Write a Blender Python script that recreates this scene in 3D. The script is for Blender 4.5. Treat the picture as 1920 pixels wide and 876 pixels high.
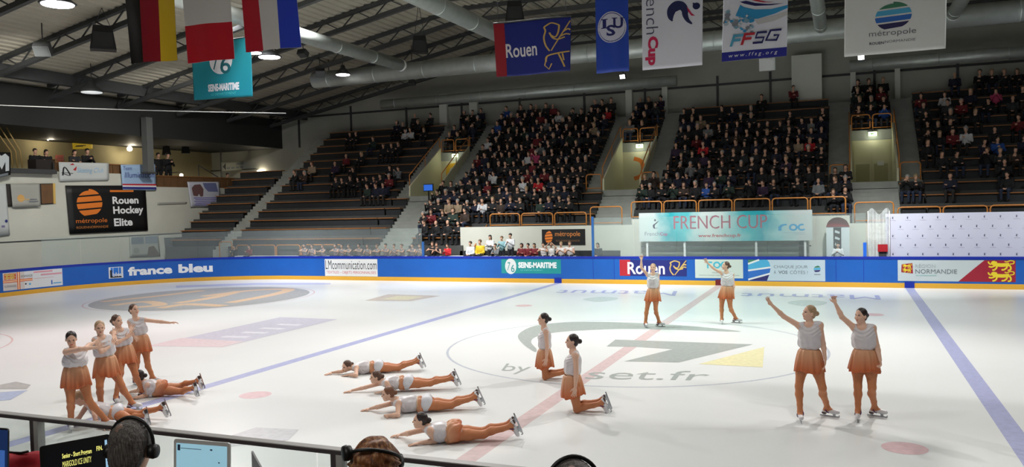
import bpy, math, random
import numpy as np
from mathutils import Vector, Matrix
from mathutils.geometry import tessellate_polygon

random.seed(7)
S = bpy.context.scene
COL = S.collection
for _o in list(bpy.data.objects):
    bpy.data.objects.remove(_o)

# ------------------------------------------------------------------ camera
F_PX, YAW, PITCH, ROLL, CAM_H = 1520.0, 0.3911, -0.0330, -0.0245, 3.479
def cam_axes():
    f = Vector((-math.sin(YAW)*math.cos(PITCH), math.cos(YAW)*math.cos(PITCH), math.sin(PITCH)))
    r = Vector((math.cos(YAW), math.sin(YAW), 0)); u = r.cross(f)
    return r*math.cos(ROLL)+u*math.sin(ROLL), -r*math.sin(ROLL)+u*math.cos(ROLL), f
CR, CU, CF = cam_axes()
CAM = Vector((0, 0, CAM_H))
cam_d = bpy.data.cameras.new('camera'); cam_o = bpy.data.objects.new('camera', cam_d); COL.objects.link(cam_o)
cam_d.sensor_width = 36.0; cam_d.lens = F_PX*36.0/1920.0; cam_d.clip_start = 0.05; cam_d.clip_end = 300
M4 = Matrix((CR, CU, -CF)).transposed().to_4x4(); M4.translation = CAM
cam_o.matrix_world = M4
S.camera = cam_o

# ------------------------------------------------------------------ world, colour management, main lights
W = bpy.data.worlds.new('world'); S.world = W; W.use_nodes = True
W.node_tree.nodes['Background'].inputs[0].default_value = (0.55, 0.62, 0.7, 1)
W.node_tree.nodes['Background'].inputs[1].default_value = 0.02
S.view_settings.view_transform = 'Standard'; S.view_settings.look = 'None'
S.view_settings.gamma = 1.0; S.view_settings.use_curve_mapping = False
S.view_settings.exposure = 0.2

def area_light(loc, target, size, power, color=(1, 1, 1), spread=180, name='rink_light'):
    d = bpy.data.lights.new(name, 'AREA'); d.energy = power; d.size = size; d.color = color
    d.shape = 'DISK'; d.spread = math.radians(spread)
    o = bpy.data.objects.new(name, d); COL.objects.link(o); o.location = loc
    o.rotation_euler = (Vector(target)-Vector(loc)).to_track_quat('-Z', 'Y').to_euler()
    return o
def spot_light(loc, target, power, color, angle, blend=0.6, radius=0.2, name='spot'):
    d = bpy.data.lights.new(name, 'SPOT'); d.energy = power; d.color = color
    d.spot_size = math.radians(angle); d.spot_blend = blend; d.shadow_soft_size = radius
    o = bpy.data.objects.new(name, d); COL.objects.link(o); o.location = loc
    o.rotation_euler = (Vector(target)-Vector(loc)).to_track_quat('-Z', 'Y').to_euler()
    return o
def point_light(loc, power, color, radius=0.08, name='lamp_light'):
    d = bpy.data.lights.new(name, 'POINT'); d.energy = power; d.color = color; d.shadow_soft_size = radius
    o = bpy.data.objects.new(name, d); COL.objects.link(o); o.location = loc
    return o

# the rows of downlights over the ice
for _x in (-30, -20, -9, 1, 9):
    for _y in (9.0, 22.5, 28):
        area_light((_x, _y, 12.0), (_x, _y, 0), 1.0, (250, 165, 430)[(9.0, 22.5, 28).index(_y)]*{-30: 3.2, -20: 1.3, -9: 1.0, 1: 0.45, 9: 0.25}[_x]*(1.5 if _x > 0 and _y < 10 else 1), (1.0, 0.985, 0.96), 140)
# unseen fill lights added to brighten the boards, front walls and left end
for _x in (-26, -17, -8, 1, 9):
    area_light((_x, 30.5, 9.5), (_x, 35.6, 0.6), 0.8, 150, (0.97, 0.98, 1.0), 66)
area_light((-25, 29, 12), (-25, 29, 0), 1.0, 330, (0.97, 0.98, 1.0), 130)  # this and the next: extra fill added over the far-left ice
area_light((-31, 24, 12), (-31, 25, 0), 1.0, 400, (0.97, 0.98, 1.0), 130)
area_light((-29, 22, 10), (-37.3, 28, 3), 0.9, 200, (1.0, 0.98, 0.93), 110)
area_light((-29, 31, 10), (-37.3, 36, 3), 0.9, 150, (1.0, 0.98, 0.93), 110)
# bright show spots that throw the skaters' shadows
spot_light((2.5, 24.5, 11.5), (-1, 14, 0), 3300, (1.0, 0.97, 0.93), 100, 0.8, 0.16)
spot_light((5.5, 20.0, 11.5), (-4, 13, 0), 800, (0.95, 1.0, 0.98), 100, 0.8, 0.18)
spot_light((-12, 22.0, 11.5), (-5, 13, 0), 3000, (1.0, 0.97, 0.95), 110, 0.8, 0.2)
spot_light((-23, 25.0, 11.5), (-12, 11, 0), 3400, (1.0, 0.93, 0.92), 100, 0.8, 0.2)
# coloured washes at the edges of the ice
spot_light((4, 20, 12), (-9, 29, 0), 2600, (0.42, 1.0, 0.84), 60, 1.0, 0.4)
spot_light((-12, 20, 12), (-2, 29, 0), 2200, (0.45, 1.0, 0.86), 60, 1.0, 0.4)
spot_light((-15, 22, 12), (-27, 28, 0), 2400, (0.55, 0.66, 1.0), 50, 1.0, 0.4)
spot_light((-18, 24, 12), (-21, 13, 0), 2400, (1.0, 0.62, 0.66), 60, 1.0, 0.4)
spot_light((0, 20, 12), (9, 28, 0), 400, (0.7, 0.75, 1.0), 50, 1.0, 0.4)
# house light left on above the judges, and dim working lights over the stands and roof
area_light((-3, -2.5, 7.0), (-2, 3, 1.5), 1.5, 60, (1.0, 0.95, 0.88), 140)
for _x in (-28, -16, -4, 7):
    area_light((_x, 36, 10.0), (_x, 43, 5.0), 1.0, 12, (0.9, 0.95, 1.0), 150)

# ------------------------------------------------------------------ picture <-> place helpers
def ray(x, y):
    return CF + CR*((x-960)/F_PX) - CU*((y-438)/F_PX)
def at_z(x, y, z=0.0):
    d = ray(x, y); return CAM + d*((z-CAM_H)/d.z)
def at_y(x, y, Y):
    d = ray(x, y); return CAM + d*(Y/d.y)
def at_x(x, y, X):
    d = ray(x, y); return CAM + d*(X/d.x)
def to_px(P):
    d = Vector(P)-CAM; z = d.dot(CF); return (960+F_PX*d.dot(CR)/z, 438-F_PX*d.dot(CU)/z)

# ------------------------------------------------------------------ materials
def lin(c):
    c = c/255.0
    return c/12.92 if c <= 0.04045 else ((c+0.055)/1.055)**2.4
def rgb(r, g, b): return (lin(r), lin(g), lin(b), 1.0)
_mats = {}
def mat(name, col, rough=0.6, metal=0.0, emit=0.0, noise=0.0, nscale=8.0, bump=0.0, bscale=30.0, spec=0.5, alpha=None, sheen=0.0, attr=None):
    """procedural principled material: optional noise tint, noise bump, emission, colour attribute"""
    if name in _mats: return _mats[name]
    m = bpy.data.materials.new(name); m.use_nodes = True; nt = m.node_tree
    b = nt.nodes['Principled BSDF']
    c = rgb(*col)
    b.inputs['Base Color'].default_value = c; b.inputs['Roughness'].default_value = rough
    b.inputs['Metallic'].default_value = metal; b.inputs['Specular IOR Level'].default_value = spec
    if sheen: b.inputs['Sheen Weight'].default_value = sheen
    src = None
    if attr:
        a = nt.nodes.new('ShaderNodeAttribute'); a.attribute_name = attr; src = a.outputs['Color']
        nt.links.new(src, b.inputs['Base Color'])
    if noise or bump:
        tc = nt.nodes.new('ShaderNodeTexCoord')
    if noise:
        n = nt.nodes.new('ShaderNodeTexNoise'); n.inputs['Scale'].default_value = nscale; n.inputs['Detail'].default_value = 4
        nt.links.new(tc.outputs['Object'], n.inputs['Vector'])
        r = nt.nodes.new('ShaderNodeMapRange'); r.inputs['From Min'].default_value = 0.3; r.inputs['From Max'].default_value = 0.7
        r.inputs['To Min'].default_value = 1-noise; r.inputs['To Max'].default_value = 1+noise
        nt.links.new(n.outputs['Fac'], r.inputs['Value'])
        mx = nt.nodes.new('ShaderNodeVectorMath'); mx.operation = 'SCALE'
        if src: nt.links.new(src, mx.inputs[0])
        else: mx.inputs[0].default_value = c[:3]
        nt.links.new(r.outputs['Result'], mx.inputs['Scale'])
        nt.links.new(mx.outputs['Vector'], b.inputs['Base Color'])
    if bump:
        n2 = nt.nodes.new('ShaderNodeTexNoise'); n2.inputs['Scale'].default_value = bscale; n2.inputs['Detail'].default_value = 3
        nt.links.new(tc.outputs['Object'], n2.inputs['Vector'])
        bp = nt.nodes.new('ShaderNodeBump'); bp.inputs['Strength'].default_value = bump; bp.inputs['Distance'].default_value = 0.02
        nt.links.new(n2.outputs['Fac'], bp.inputs['Height']); nt.links.new(bp.outputs['Normal'], b.inputs['Normal'])
    if emit:
        b.inputs['Emission Color'].default_value = c; b.inputs['Emission Strength'].default_value = emit
    _mats[name] = m
    return m
def ink(*c):
    return mat('print_%d_%d_%d' % c, c, 0.6)

def glass_mat():
    m = bpy.data.materials.new('rink_glass'); m.use_nodes = True; nt = m.node_tree; nt.nodes.clear()
    o = nt.nodes.new('ShaderNodeOutputMaterial'); mx = nt.nodes.new('ShaderNodeMixShader')
    t = nt.nodes.new('ShaderNodeBsdfTransparent'); t.inputs[0].default_value = (0.93, 0.96, 0.95, 1)
    d = nt.nodes.new('ShaderNodeBsdfPrincipled'); d.inputs['Base Color'].default_value = (0.55, 0.6, 0.6, 1); d.inputs['Roughness'].default_value = 0.12
    mx.inputs[0].default_value = 0.10
    nt.links.new(t.outputs[0], mx.inputs[1]); nt.links.new(d.outputs[0], mx.inputs[2]); nt.links.new(mx.outputs[0], o.inputs[0])
    _mats['glass'] = m
    return m
GLASS = glass_mat()

# ------------------------------------------------------------------ object helpers
def tag(o, label=None, cat=None, group=None, kind=None):
    if label: o['label'] = label
    if cat: o['category'] = cat
    if group: o['group'] = group
    if kind: o['kind'] = kind
    return o
def empty(name, loc=(0, 0, 0), label=None, cat=None, group=None, rz=0.0):
    o = bpy.data.objects.new(name, None); o.empty_display_size = 0.2; COL.objects.link(o)
    o.location = loc; o.rotation_euler = (0, 0, rz)
    tag(o, label, cat, group)
    return o
def link_mesh(name, me, mats, parent=None, loc=None):
    for m in mats: me.materials.append(m)
    o = bpy.data.objects.new(name, me); COL.objects.link(o)
    if parent is not None:
        o.parent = parent
        # vertices were written in world coordinates: undo the parent's placement
        o.matrix_parent_inverse = parent_world(parent).inverted()
    elif loc is not None: o.location = loc
    return o
def parent_world(p):
    m = Matrix.LocRotScale(p.location, p.rotation_euler, p.scale)
    if p.parent: m = parent_world(p.parent) @ p.matrix_parent_inverse @ m
    return m
def recenter(o):
    """move a top-level mesh's origin to the bottom centre of its bounds"""
    me = o.data; n = len(me.vertices)
    if not n: return o
    a = np.empty(n*3, np.float32); me.vertices.foreach_get('co', a); a = a.reshape(-1, 3)
    c = (a.min(0)+a.max(0))/2; c[2] = a[:, 2].min()
    a -= c; me.vertices.foreach_set('co', a.ravel()); o.location = Vector(o.location)+Vector(c.tolist())
    return o

class MB:
    """collects shapes and links them as ONE mesh object"""
    def __init__(s): s.v = []; s.f = []; s.m = []; s.mats = []; s.sm = []
    def mi(s, m):
        if m not in s.mats: s.mats.append(m)
        return s.mats.index(m)
    def add(s, vs, fs, m, smooth=False):
        b = len(s.v); k = s.mi(m); s.v += [tuple(v) for v in vs]
        for f in fs: s.f.append([b+i for i in f]); s.m.append(k); s.sm.append(smooth)
        return s
    def box(s, lo, hi, m):
        x0, y0, z0 = lo; x1, y1, z1 = hi
        vs = [(x0,y0,z0),(x1,y0,z0),(x1,y1,z0),(x0,y1,z0),(x0,y0,z1),(x1,y0,z1),(x1,y1,z1),(x0,y1,z1)]
        return s.add(vs, [(3,2,1,0),(4,5,6,7),(0,1,5,4),(1,2,6,5),(2,3,7,6),(3,0,4,7)], m)
    def obox(s, c, ax, ay, az, m):
        c, ax, ay, az = map(Vector, (c, ax, ay, az))
        vs = [c+ax*i+ay*j+az*k for k in (-1, 1) for j in (-1, 1) for i in (-1, 1)]
        return s.add(vs, [(0,2,3,1),(4,5,7,6),(0,1,5,4),(1,3,7,5),(3,2,6,7),(2,0,4,6)], m)
    def beam(s, a, b, w, h, m, up=(0, 0, 1)):
        a, b = Vector(a), Vector(b); d = (b-a); up = Vector(up)
        side = d.cross(up).normalized(); u2 = side.cross(d).normalized()
        return s.obox((a+b)/2, d/2, side*w/2, u2*h/2, m)
    def tube(s, pts, r, m, n=10, closed=False, caps=True):
        pts = [Vector(p) for p in pts]; N = len(pts)
        rs = r if isinstance(r, (list, tuple)) else [r]*N
        vs = []; ref = None
        for i, p in enumerate(pts):
            if closed: t = (pts[(i+1) % N]-pts[i-1])
            else: t = pts[min(i+1, N-1)]-pts[max(i-1, 0)]
            t = t.normalized()
            if ref is None:
                ref = Vector((0, 0, 1)) if abs(t.z) < 0.9 else Vector((1, 0, 0))
            a = (ref-t*ref.dot(t)).normalized(); ref = a; b = t.cross(a)
            for k in range(n):
                th = 2*math.pi*k/n; vs.append(p+(a*math.cos(th)+b*math.sin(th))*rs[i])
        fs = []
        for i in range(N if closed else N-1):
            j = (i+1) % N
            for k in range(n):
                l = (k+1) % n; fs.append((i*n+k, i*n+l, j*n+l, j*n+k))
        if caps and not closed:
            fs.append(tuple(reversed(range(n)))); fs.append(tuple((N-1)*n+k for k in range(n)))
        return s.add(vs, fs, m, True)
    def lathe(s, prof, m, c=(0, 0, 0), n=20, axis=(0, 0, 1)):
        ax = Vector(axis).normalized(); a = ax.orthogonal().normalized(); b = ax.cross(a); c = Vector(c)
        vs = [c+ax*z+(a*math.cos(2*math.pi*k/n)+b*math.sin(2*math.pi*k/n))*r for r, z in prof for k in range(n)]
        fs = [(i*n+k, i*n+(k+1) % n, (i+1)*n+(k+1) % n, (i+1)*n+k) for i in range(len(prof)-1) for k in range(n)]
        fs += [tuple(reversed(range(n))), tuple((len(prof)-1)*n+k for k in range(n))]
        return s.add(vs, fs, m, True)
    def grid(s, fn, nu, nv, m, smooth=True, closed_u=False):
        vs = [fn(i/nu, j/nv) for j in range(nv+1) for i in range(nu+1)]
        fs = [(j*(nu+1)+i, j*(nu+1)+i+1, (j+1)*(nu+1)+i+1, (j+1)*(nu+1)+i) for j in range(nv) for i in range(nu)]
        return s.add(vs, fs, m, smooth)
    def prism(s, pts, z0, z1, m, fn=None):
        """extrude a 2-D outline; fn maps (u, v, w) to the place"""
        fn = fn or (lambda u, v, w: (u, v, w)); n = len(pts)
        vs = [fn(u, v, z0) for u, v in pts]+[fn(u, v, z1) for u, v in pts]
        fs = [(i, (i+1) % n, n+(i+1) % n, n+i) for i in range(n)]
        tr = tessellate_polygon([[Vector((u, v, 0)) for u, v in pts]])
        fs += [tuple(t) for t in tr]+[tuple(n+i for i in reversed(t)) for t in tr]
        return s.add(vs, fs, m)
    def build(s, name, parent=None, label=None, cat=None, group=None, kind=None, solid=0.0, rec=True):
        me = bpy.data.meshes.new(name); me.from_pydata(s.v, [], s.f)
        me.polygons.foreach_set('material_index', s.m); me.polygons.foreach_set('use_smooth', s.sm); me.update()
        o = link_mesh(name, me, s.mats, parent)
        tag(o, label, cat, group, kind)
        if solid:
            md = o.modifiers.new('thickness', 'SOLIDIFY'); md.thickness = solid; md.offset = 0
        if parent is None and rec: recenter(o)
        return o

# ------------------------------------------------------------------ flat art: lettering and emblems printed on a surface
_txt = {}
def text_polys(s, bold=0.0, shear=0.0, space=1.0):
    key = (s, bold, shear, space)
    if key not in _txt:
        cu = bpy.data.curves.new('lettering', 'FONT'); cu.body = s; cu.size = 1.0; cu.offset = bold; cu.shear = shear
        cu.space_character = space; cu.resolution_u = 3; cu.fill_mode = 'BOTH'
        ob = bpy.data.objects.new('lettering', cu); COL.objects.link(ob)
        me = bpy.data.meshes.new_from_object(ob.evaluated_get(bpy.context.evaluated_depsgraph_get()))
        _txt[key] = ([tuple(v.co[:2]) for v in me.vertices], [tuple(p.vertices) for p in me.polygons])
        bpy.data.objects.remove(ob); bpy.data.curves.remove(cu); bpy.data.meshes.remove(me)
    return _txt[key]

class Art:
    """2-D shapes in (u, v) metres, laid on a surface function surf(u, v, lift)"""
    def __init__(s): s.items = []; s.z = 0
    def _next(s): s.z += 1; return s.z
    def poly(s, pts, c):
        pts = [tuple(p) for p in pts]
        tr = tessellate_polygon([[Vector((u, v, 0)) for u, v in pts]])
        s.items.append((pts, [tuple(t) for t in tr], c, s._next())); return s
    def rect(s, x0, y0, x1, y1, c): return s.poly([(x0, y0), (x1, y0), (x1, y1), (x0, y1)], c)
    def strip(s, x0, y0, x1, y1, c, n=12):
        vs = [(x0+(x1-x0)*i/n, y) for i in range(n+1) for y in (y0, y1)]
        s.items.append((vs, [(2*i, 2*i+2, 2*i+3, 2*i+1) for i in range(n)], c, s._next())); return s
    def disc(s, x, y, rx, ry, c, n=36, a0=0, a1=2*math.pi):
        return s.poly([(x+rx*math.cos(a0+(a1-a0)*k/n), y+ry*math.sin(a0+(a1-a0)*k/n)) for k in range(n if a1-a0 > 6.28 else n+1)], c)
    def stroke(s, pts, w, c, closed=False):
        pts = [Vector((p[0], p[1])) for p in pts]; N = len(pts); ws = w if isinstance(w, (list, tuple)) else [w]*N
        vs = []; 
        for i, p in enumerate(pts):
            if closed: t = pts[(i+1) % N]-pts[i-1]
            else: t = pts[min(i+1, N-1)]-pts[max(i-1, 0)]
            t.normalize(); n = Vector((-t.y, t.x))
            vs += [tuple(p+n*ws[i]/2), tuple(p-n*ws[i]/2)]
        M = N if closed else N-1
        s.items.append((vs, [(2*i, 2*i+1, 2*((i+1) % N)+1, 2*((i+1) % N)) for i in range(M)], c, s._next())); return s
    def text(s, t, x0, y0, x1, y1, c, bold=0.0, shear=0.0, space=1.0, rot=0, full=False):
        """lettering stretched to fill the box (x0, y0)-(x1, y1); rot in quarter turns; full keeps ascender height for lower-case"""
        vs, fs = text_polys(t, bold, shear, space)
        if not vs: return s
        a = np.array(vs, float); lo, hi = a.min(0), a.max(0)
        q = (a-lo)/(hi-lo)
        rot %= 4
        if rot == 1: q = np.stack([1-q[:, 1], q[:, 0]], 1)
        elif rot == 2: q = 1-q
        elif rot == 3: q = np.stack([q[:, 1], 1-q[:, 0]], 1)
        pts = [(x0+(x1-x0)*u, y0+(y1-y0)*v) for u, v in q]
        s.items.append((pts, fs, c, s._next())); return s
    def curve(s, ctrl, w, c, n=10, closed=False):
        return s.stroke(spline(ctrl, n, closed), w, c, closed)
    def build(s, name, surf, parent, label=None, lift=0.002, dl=0.00015, maxe=None):
        mb = MB()
        for pts, fs, c, z in s.items:
            if maxe: pts, fs = split_long(pts, fs, maxe)
            mb.add([surf(u, v, lift+dl*z) for u, v in pts], fs, c)
        return mb.build(name, parent, label)
def split_long(pts, fs, maxe):
    """split faces until no edge is longer than maxe, so that prints follow the folds of the cloth"""
    pts = [tuple(p) for p in pts]; out = []; mid = {}
    todo = [t for f in fs for t in ([tuple(f)] if len(f) == 3 else [(f[0], f[i], f[i+1]) for i in range(1, len(f)-1)])]
    while todo:
        a, b, c = todo.pop()
        L = [math.dist(pts[a], pts[b]), math.dist(pts[b], pts[c]), math.dist(pts[c], pts[a])]; k = L.index(max(L))
        if L[k] <= maxe: out.append((a, b, c)); continue
        a, b, c = ((a, b, c), (b, c, a), (c, a, b))[k]; key = (min(a, b), max(a, b))
        if key not in mid: mid[key] = len(pts); pts.append(((pts[a][0]+pts[b][0])/2, (pts[a][1]+pts[b][1])/2))
        m = mid[key]; todo += [(a, m, c), (m, b, c)]
    return pts, out
def spline(ctrl, n=10, closed=False):
    P = [Vector(p) for p in ctrl]; N = len(P); out = []
    rng = range(N) if closed else range(N-1)
    for i in rng:
        p0 = P[(i-1) % N] if closed or i > 0 else P[0]; p1 = P[i]; p2 = P[(i+1) % N]
        p3 = P[(i+2) % N] if closed or i+2 < N else P[-1]
        for k in range(n):
            t = k/n
            out.append(0.5*((2*p1)+(p2-p0)*t+(2*p0-5*p1+4*p2-p3)*t*t+(3*p1-p0-3*p2+p3)*t**3))
    if not closed: out.append(P[-1])
    return out

# ------------------------------------------------------------------ smooth solid modelling on a voxel field (bodies, hands, clothes, boots)
class Body:
    def __init__(s): s.p = []
    def cone(s, a, b, ra, rb, m=0, k=0.02): s.p.append(('c', np.array(a, float), np.array(b, float), ra, rb, m, k)); return s
    def ball(s, c, r, m=0, k=0.02): return s.cone(c, Vector(c)+Vector((0, 0, 1e-4)), r, r, m, k)
    def ell(s, c, ax, rad, m=0, k=0.03): s.p.append(('e', np.array(c, float), np.array([list(a) for a in ax], float), np.array(rad, float), 0, m, k)); return s
    def cut(s, c, ax, rad, k=0.01): s.p.append(('x', np.array(c, float), np.array([list(a) for a in ax], float), np.array(rad, float), 0, -1, k)); return s
    def field(s, vox, warp=None):
        lo = np.full(3, 1e9); hi = -lo
        for t, a, b, c, d, m, k in s.p:
            if t == 'c':
                r = max(c, d); lo = np.minimum(lo, np.minimum(a, b)-r); hi = np.maximum(hi, np.maximum(a, b)+r)
            elif t == 'e':
                r = c.max(); lo = np.minimum(lo, a-r); hi = np.maximum(hi, a+r)
        lo -= 4*vox+0.01; hi += 4*vox+0.01
        n = np.ceil((hi-lo)/vox).astype(int)+1
        D = np.full(n, 1.0, np.float32); best = np.full(n, 1.0, np.float32); MI = np.zeros(n, np.int8)
        for t, a, b, c, d, m, k in s.p:
            if t == 'c':
                r = max(c, d); l2 = np.minimum(a, b)-r; h2 = np.maximum(a, b)+r
            else: l2 = a-c.max(); h2 = a+c.max()
            mg = 2*k+3*vox
            i0 = np.maximum(0, np.floor((l2-mg-lo)/vox).astype(int)); i1 = np.minimum(n, np.ceil((h2+mg-lo)/vox).astype(int)+1)
            if (i1 <= i0).any(): continue
            sl = tuple(slice(i0[q], i1[q]) for q in range(3))
            X = (lo[0]+vox*np.arange(i0[0], i1[0], dtype=np.float32))[:, None, None].astype(np.float32)
            Y = (lo[1]+vox*np.arange(i0[1], i1[1], dtype=np.float32))[None, :, None].astype(np.float32)
            Z = (lo[2]+vox*np.arange(i0[2], i1[2], dtype=np.float32))[None, None, :].astype(np.float32)
            if t == 'c':
                e = b-a; L2 = max(float(e@e), 1e-9)
                h = np.clip(((X-a[0])*e[0]+(Y-a[1])*e[1]+(Z-a[2])*e[2])/L2, 0, 1)
                sd = np.sqrt((X-a[0]-h*e[0])**2+(Y-a[1]-h*e[1])**2+(Z-a[2]-h*e[2])**2)-(c+(d-c)*h)
            else:
                q = [(X-a[0])*b[i][0]+(Y-a[1])*b[i][1]+(Z-a[2])*b[i][2] for i in range(3)]
                k0 = np.sqrt(sum((q[i]/c[i])**2 for i in range(3))); k1 = np.sqrt(sum((q[i]/c[i]**2)**2 for i in range(3)))
                sd = k0*(k0-1)/np.maximum(k1, 1e-6)
            sub = D[sl]
            if t == 'x':
                nd = -sd; h = np.clip(0.5-0.5*(sub-nd)/k, 0, 1)
                D[sl] = sub*(1-h)+nd*h+k*h*(1-h)
                continue
            h = np.clip(0.5+0.5*(sub-sd)/k, 0, 1)
            D[sl] = sub*(1-h)+sd*h-k*h*(1-h)
            bs = best[sl]; w = sd < bs
            bs[w] = sd[w]; MI[sl][w] = m
        if warp is not None:
            near = np.abs(D) < 0.05
            I = np.argwhere(near)
            D[near] += warp(lo+vox*I).astype(np.float32)
        return D, MI, lo
    def mesh(s, name, vox, mats, paint=None, warp=None):
        D, MI, lo = s.field(vox, warp)
        v, f, mi = surface_nets(D, MI, lo, vox)
        if paint is not None: mi = paint(v[f].mean(1), mi)
        me = bpy.data.meshes.new(name)
        me.vertices.add(len(v)); me.vertices.foreach_set('co', v.astype(np.float32).ravel())
        me.loops.add(len(f)*4); me.loops.foreach_set('vertex_index', f.astype(np.int32).ravel())
        me.polygons.add(len(f)); me.polygons.foreach_set('loop_start', np.arange(0, len(f)*4, 4, dtype=np.int32))
        me.polygons.foreach_set('material_index', mi.astype(np.int32)); me.polygons.foreach_set('use_smooth', np.ones(len(f), bool))
        me.update(calc_edges=True); me.validate()
        return me
    def build(s, name, vox, mats, parent=None, paint=None, warp=None):
        return link_mesh(name, s.mesh(name, vox, mats, paint, warp), mats, parent)
def surface_nets(D, MI, lo, vox):
    sg = D < 0
    c = [(0,0,0),(1,0,0),(0,1,0),(1,1,0),(0,0,1),(1,0,1),(0,1,1),(1,1,1)]
    n = np.array(D.shape)-1
    def sub(A, o): return A[o[0]:o[0]+n[0], o[1]:o[1]+n[1], o[2]:o[2]+n[2]]
    cnt = np.zeros(n, np.int8)
    for o in c: cnt += sub(sg, o)
    act = (cnt > 0) & (cnt < 8)
    idx = np.argwhere(act); N = len(idx)
    vid = np.full(n, -1, np.int32); vid[act] = np.arange(N)
    val = np.stack([D[idx[:, 0]+o[0], idx[:, 1]+o[1], idx[:, 2]+o[2]] for o in c], 1)
    pos = np.zeros((N, 3)); w = np.zeros(N)
    E = [(0,1),(2,3),(4,5),(6,7),(0,2),(1,3),(4,6),(5,7),(0,4),(1,5),(2,6),(3,7)]
    ca = np.array(c, float)
    for a, b in E:
        da, db = val[:, a], val[:, b]; x = (da < 0) != (db < 0)
        t = np.where(x, da/np.where(x, da-db, 1), 0)
        pos += np.where(x[:, None], ca[a]+t[:, None]*(ca[b]-ca[a]), 0); w += x
    pos = pos/w[:, None]+idx
    F = []
    for ax in range(3):
        o = [0, 0, 0]; o[ax] = 1; m = np.array(D.shape); m[ax] -= 1
        A = sg[:m[0], :m[1], :m[2]]; B = sg[o[0]:, o[1]:, o[2]:]
        e = np.argwhere(A != B); s0 = A[e[:, 0], e[:, 1], e[:, 2]]
        u, v = (ax+1) % 3, (ax+2) % 3
        ok = (e[:, u] > 0) & (e[:, v] > 0) & (e[:, u] < n[u]) & (e[:, v] < n[v]); e = e[ok]; s0 = s0[ok]
        def g(du, dv):
            q = e.copy(); q[:, u] -= du; q[:, v] -= dv; return vid[q[:, 0], q[:, 1], q[:, 2]]
        quad = np.stack([g(1, 1), g(0, 1), g(0, 0), g(1, 0)], 1)
        quad[~s0] = quad[~s0][:, ::-1]
        F.append(quad)
    F = np.concatenate(F)
    ni = np.minimum(np.round(pos).astype(int), np.array(D.shape)-1)
    vm = MI[ni[:, 0], ni[:, 1], ni[:, 2]]
    P = pos*vox+lo
    return P, F, vm[F[:, 0]].astype(np.int32)
# ================================================================== SETTING
XR, YC, HW = -4.8785, 19.3393, 15.009
YF = YC+HW; YN = YC-HW; XL = XR-30; XRT = XR+30; RC = 8.5
BH = 1.2
M_ICE = mat('ice', (226, 228, 227), 0.30, noise=0.025, nscale=0.35, spec=0.35)
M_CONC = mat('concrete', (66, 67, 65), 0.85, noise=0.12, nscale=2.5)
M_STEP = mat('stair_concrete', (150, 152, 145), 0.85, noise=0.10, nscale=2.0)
M_DARK = mat('dark_riser', (38, 40, 42), 0.7, noise=0.1, nscale=3)
M_BOARD = mat('board_blue', (20, 88, 172), 0.42, noise=0.05, nscale=1.2, bump=0.05, bscale=3)
M_CAP = mat('board_cap', (14, 40, 150), 0.4)
M_KICK = mat('kick_yellow', (214, 160, 48), 0.45)
M_WHITEWALL = mat('white_wall', (196, 196, 184), 0.8, noise=0.05, nscale=0.7)
M_GREYWALL = mat('grey_wall', (166, 166, 156), 0.85, noise=0.08, nscale=0.6)
M_YELWALL = mat('ochre_wall', (180, 168, 130), 0.85, noise=0.06, nscale=0.8)
M_BROWN = mat('brown_panel', (104, 74, 46), 0.6, noise=0.12, nscale=3)
M_STEEL = mat('dark_steel', (58, 60, 60), 0.6, noise=0.08)
M_GALV = mat('galvanised_duct', (184, 190, 186), 0.36, 0.45, noise=0.08, nscale=3)
M_DECK = mat('roof_deck', (164, 158, 142), 0.7, noise=0.05, nscale=1.0)
M_ORANGE = mat('orange_rail', (186, 118, 50), 0.45)
M_BENCH = mat('bench_wood', (150, 98, 52), 0.55, noise=0.15, nscale=5)
M_POST = mat('pale_post', (216, 217, 208), 0.7)
M_BLACK = mat('black_plastic', (18, 18, 19), 0.5)
M_WHITE = mat('white_paint', (220, 220, 218), 0.55)
M_CHROME = mat('chrome', (190, 192, 196), 0.22, 1.0)
M_CREAM = mat('cream_panel', (206, 202, 170), 0.7)

def loop_path(inset=0.0, n=64):
    r = RC-inset; pts = []
    for cx, cy, a0 in ((XRT-RC, YF-RC, 0), (XL+RC, YF-RC, 90), (XL+RC, YN+RC, 180), (XRT-RC, YN+RC, 270)):
        for k in range(n+1):
            a = math.radians(a0+90*k/n); pts.append((cx+r*math.cos(a), cy+r*math.sin(a)))
    return pts
def ring_mesh(mb, i0, z0, i1, z1, m):
    A, B = loop_path(i0), loop_path(i1); n = len(A)
    vs = [(x, y, z0) for x, y in A]+[(x, y, z1) for x, y in B]
    mb.add(vs, [(k, (k+1) % n, n+(k+1) % n, n+k) for k in range(n)], m, False)

# floor round the rink and the sheet of ice
mb = MB(); mb.box((-60, -14, -0.4), (30, 56, -0.03), M_CONC); mb.build('floor', kind='structure', rec=False)
mb = MB(); P = loop_path(0.02); mb.prism(P, -0.03, 0.0, M_ICE)
ICE = mb.build('ice_floor', kind='structure', rec=False)

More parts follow.
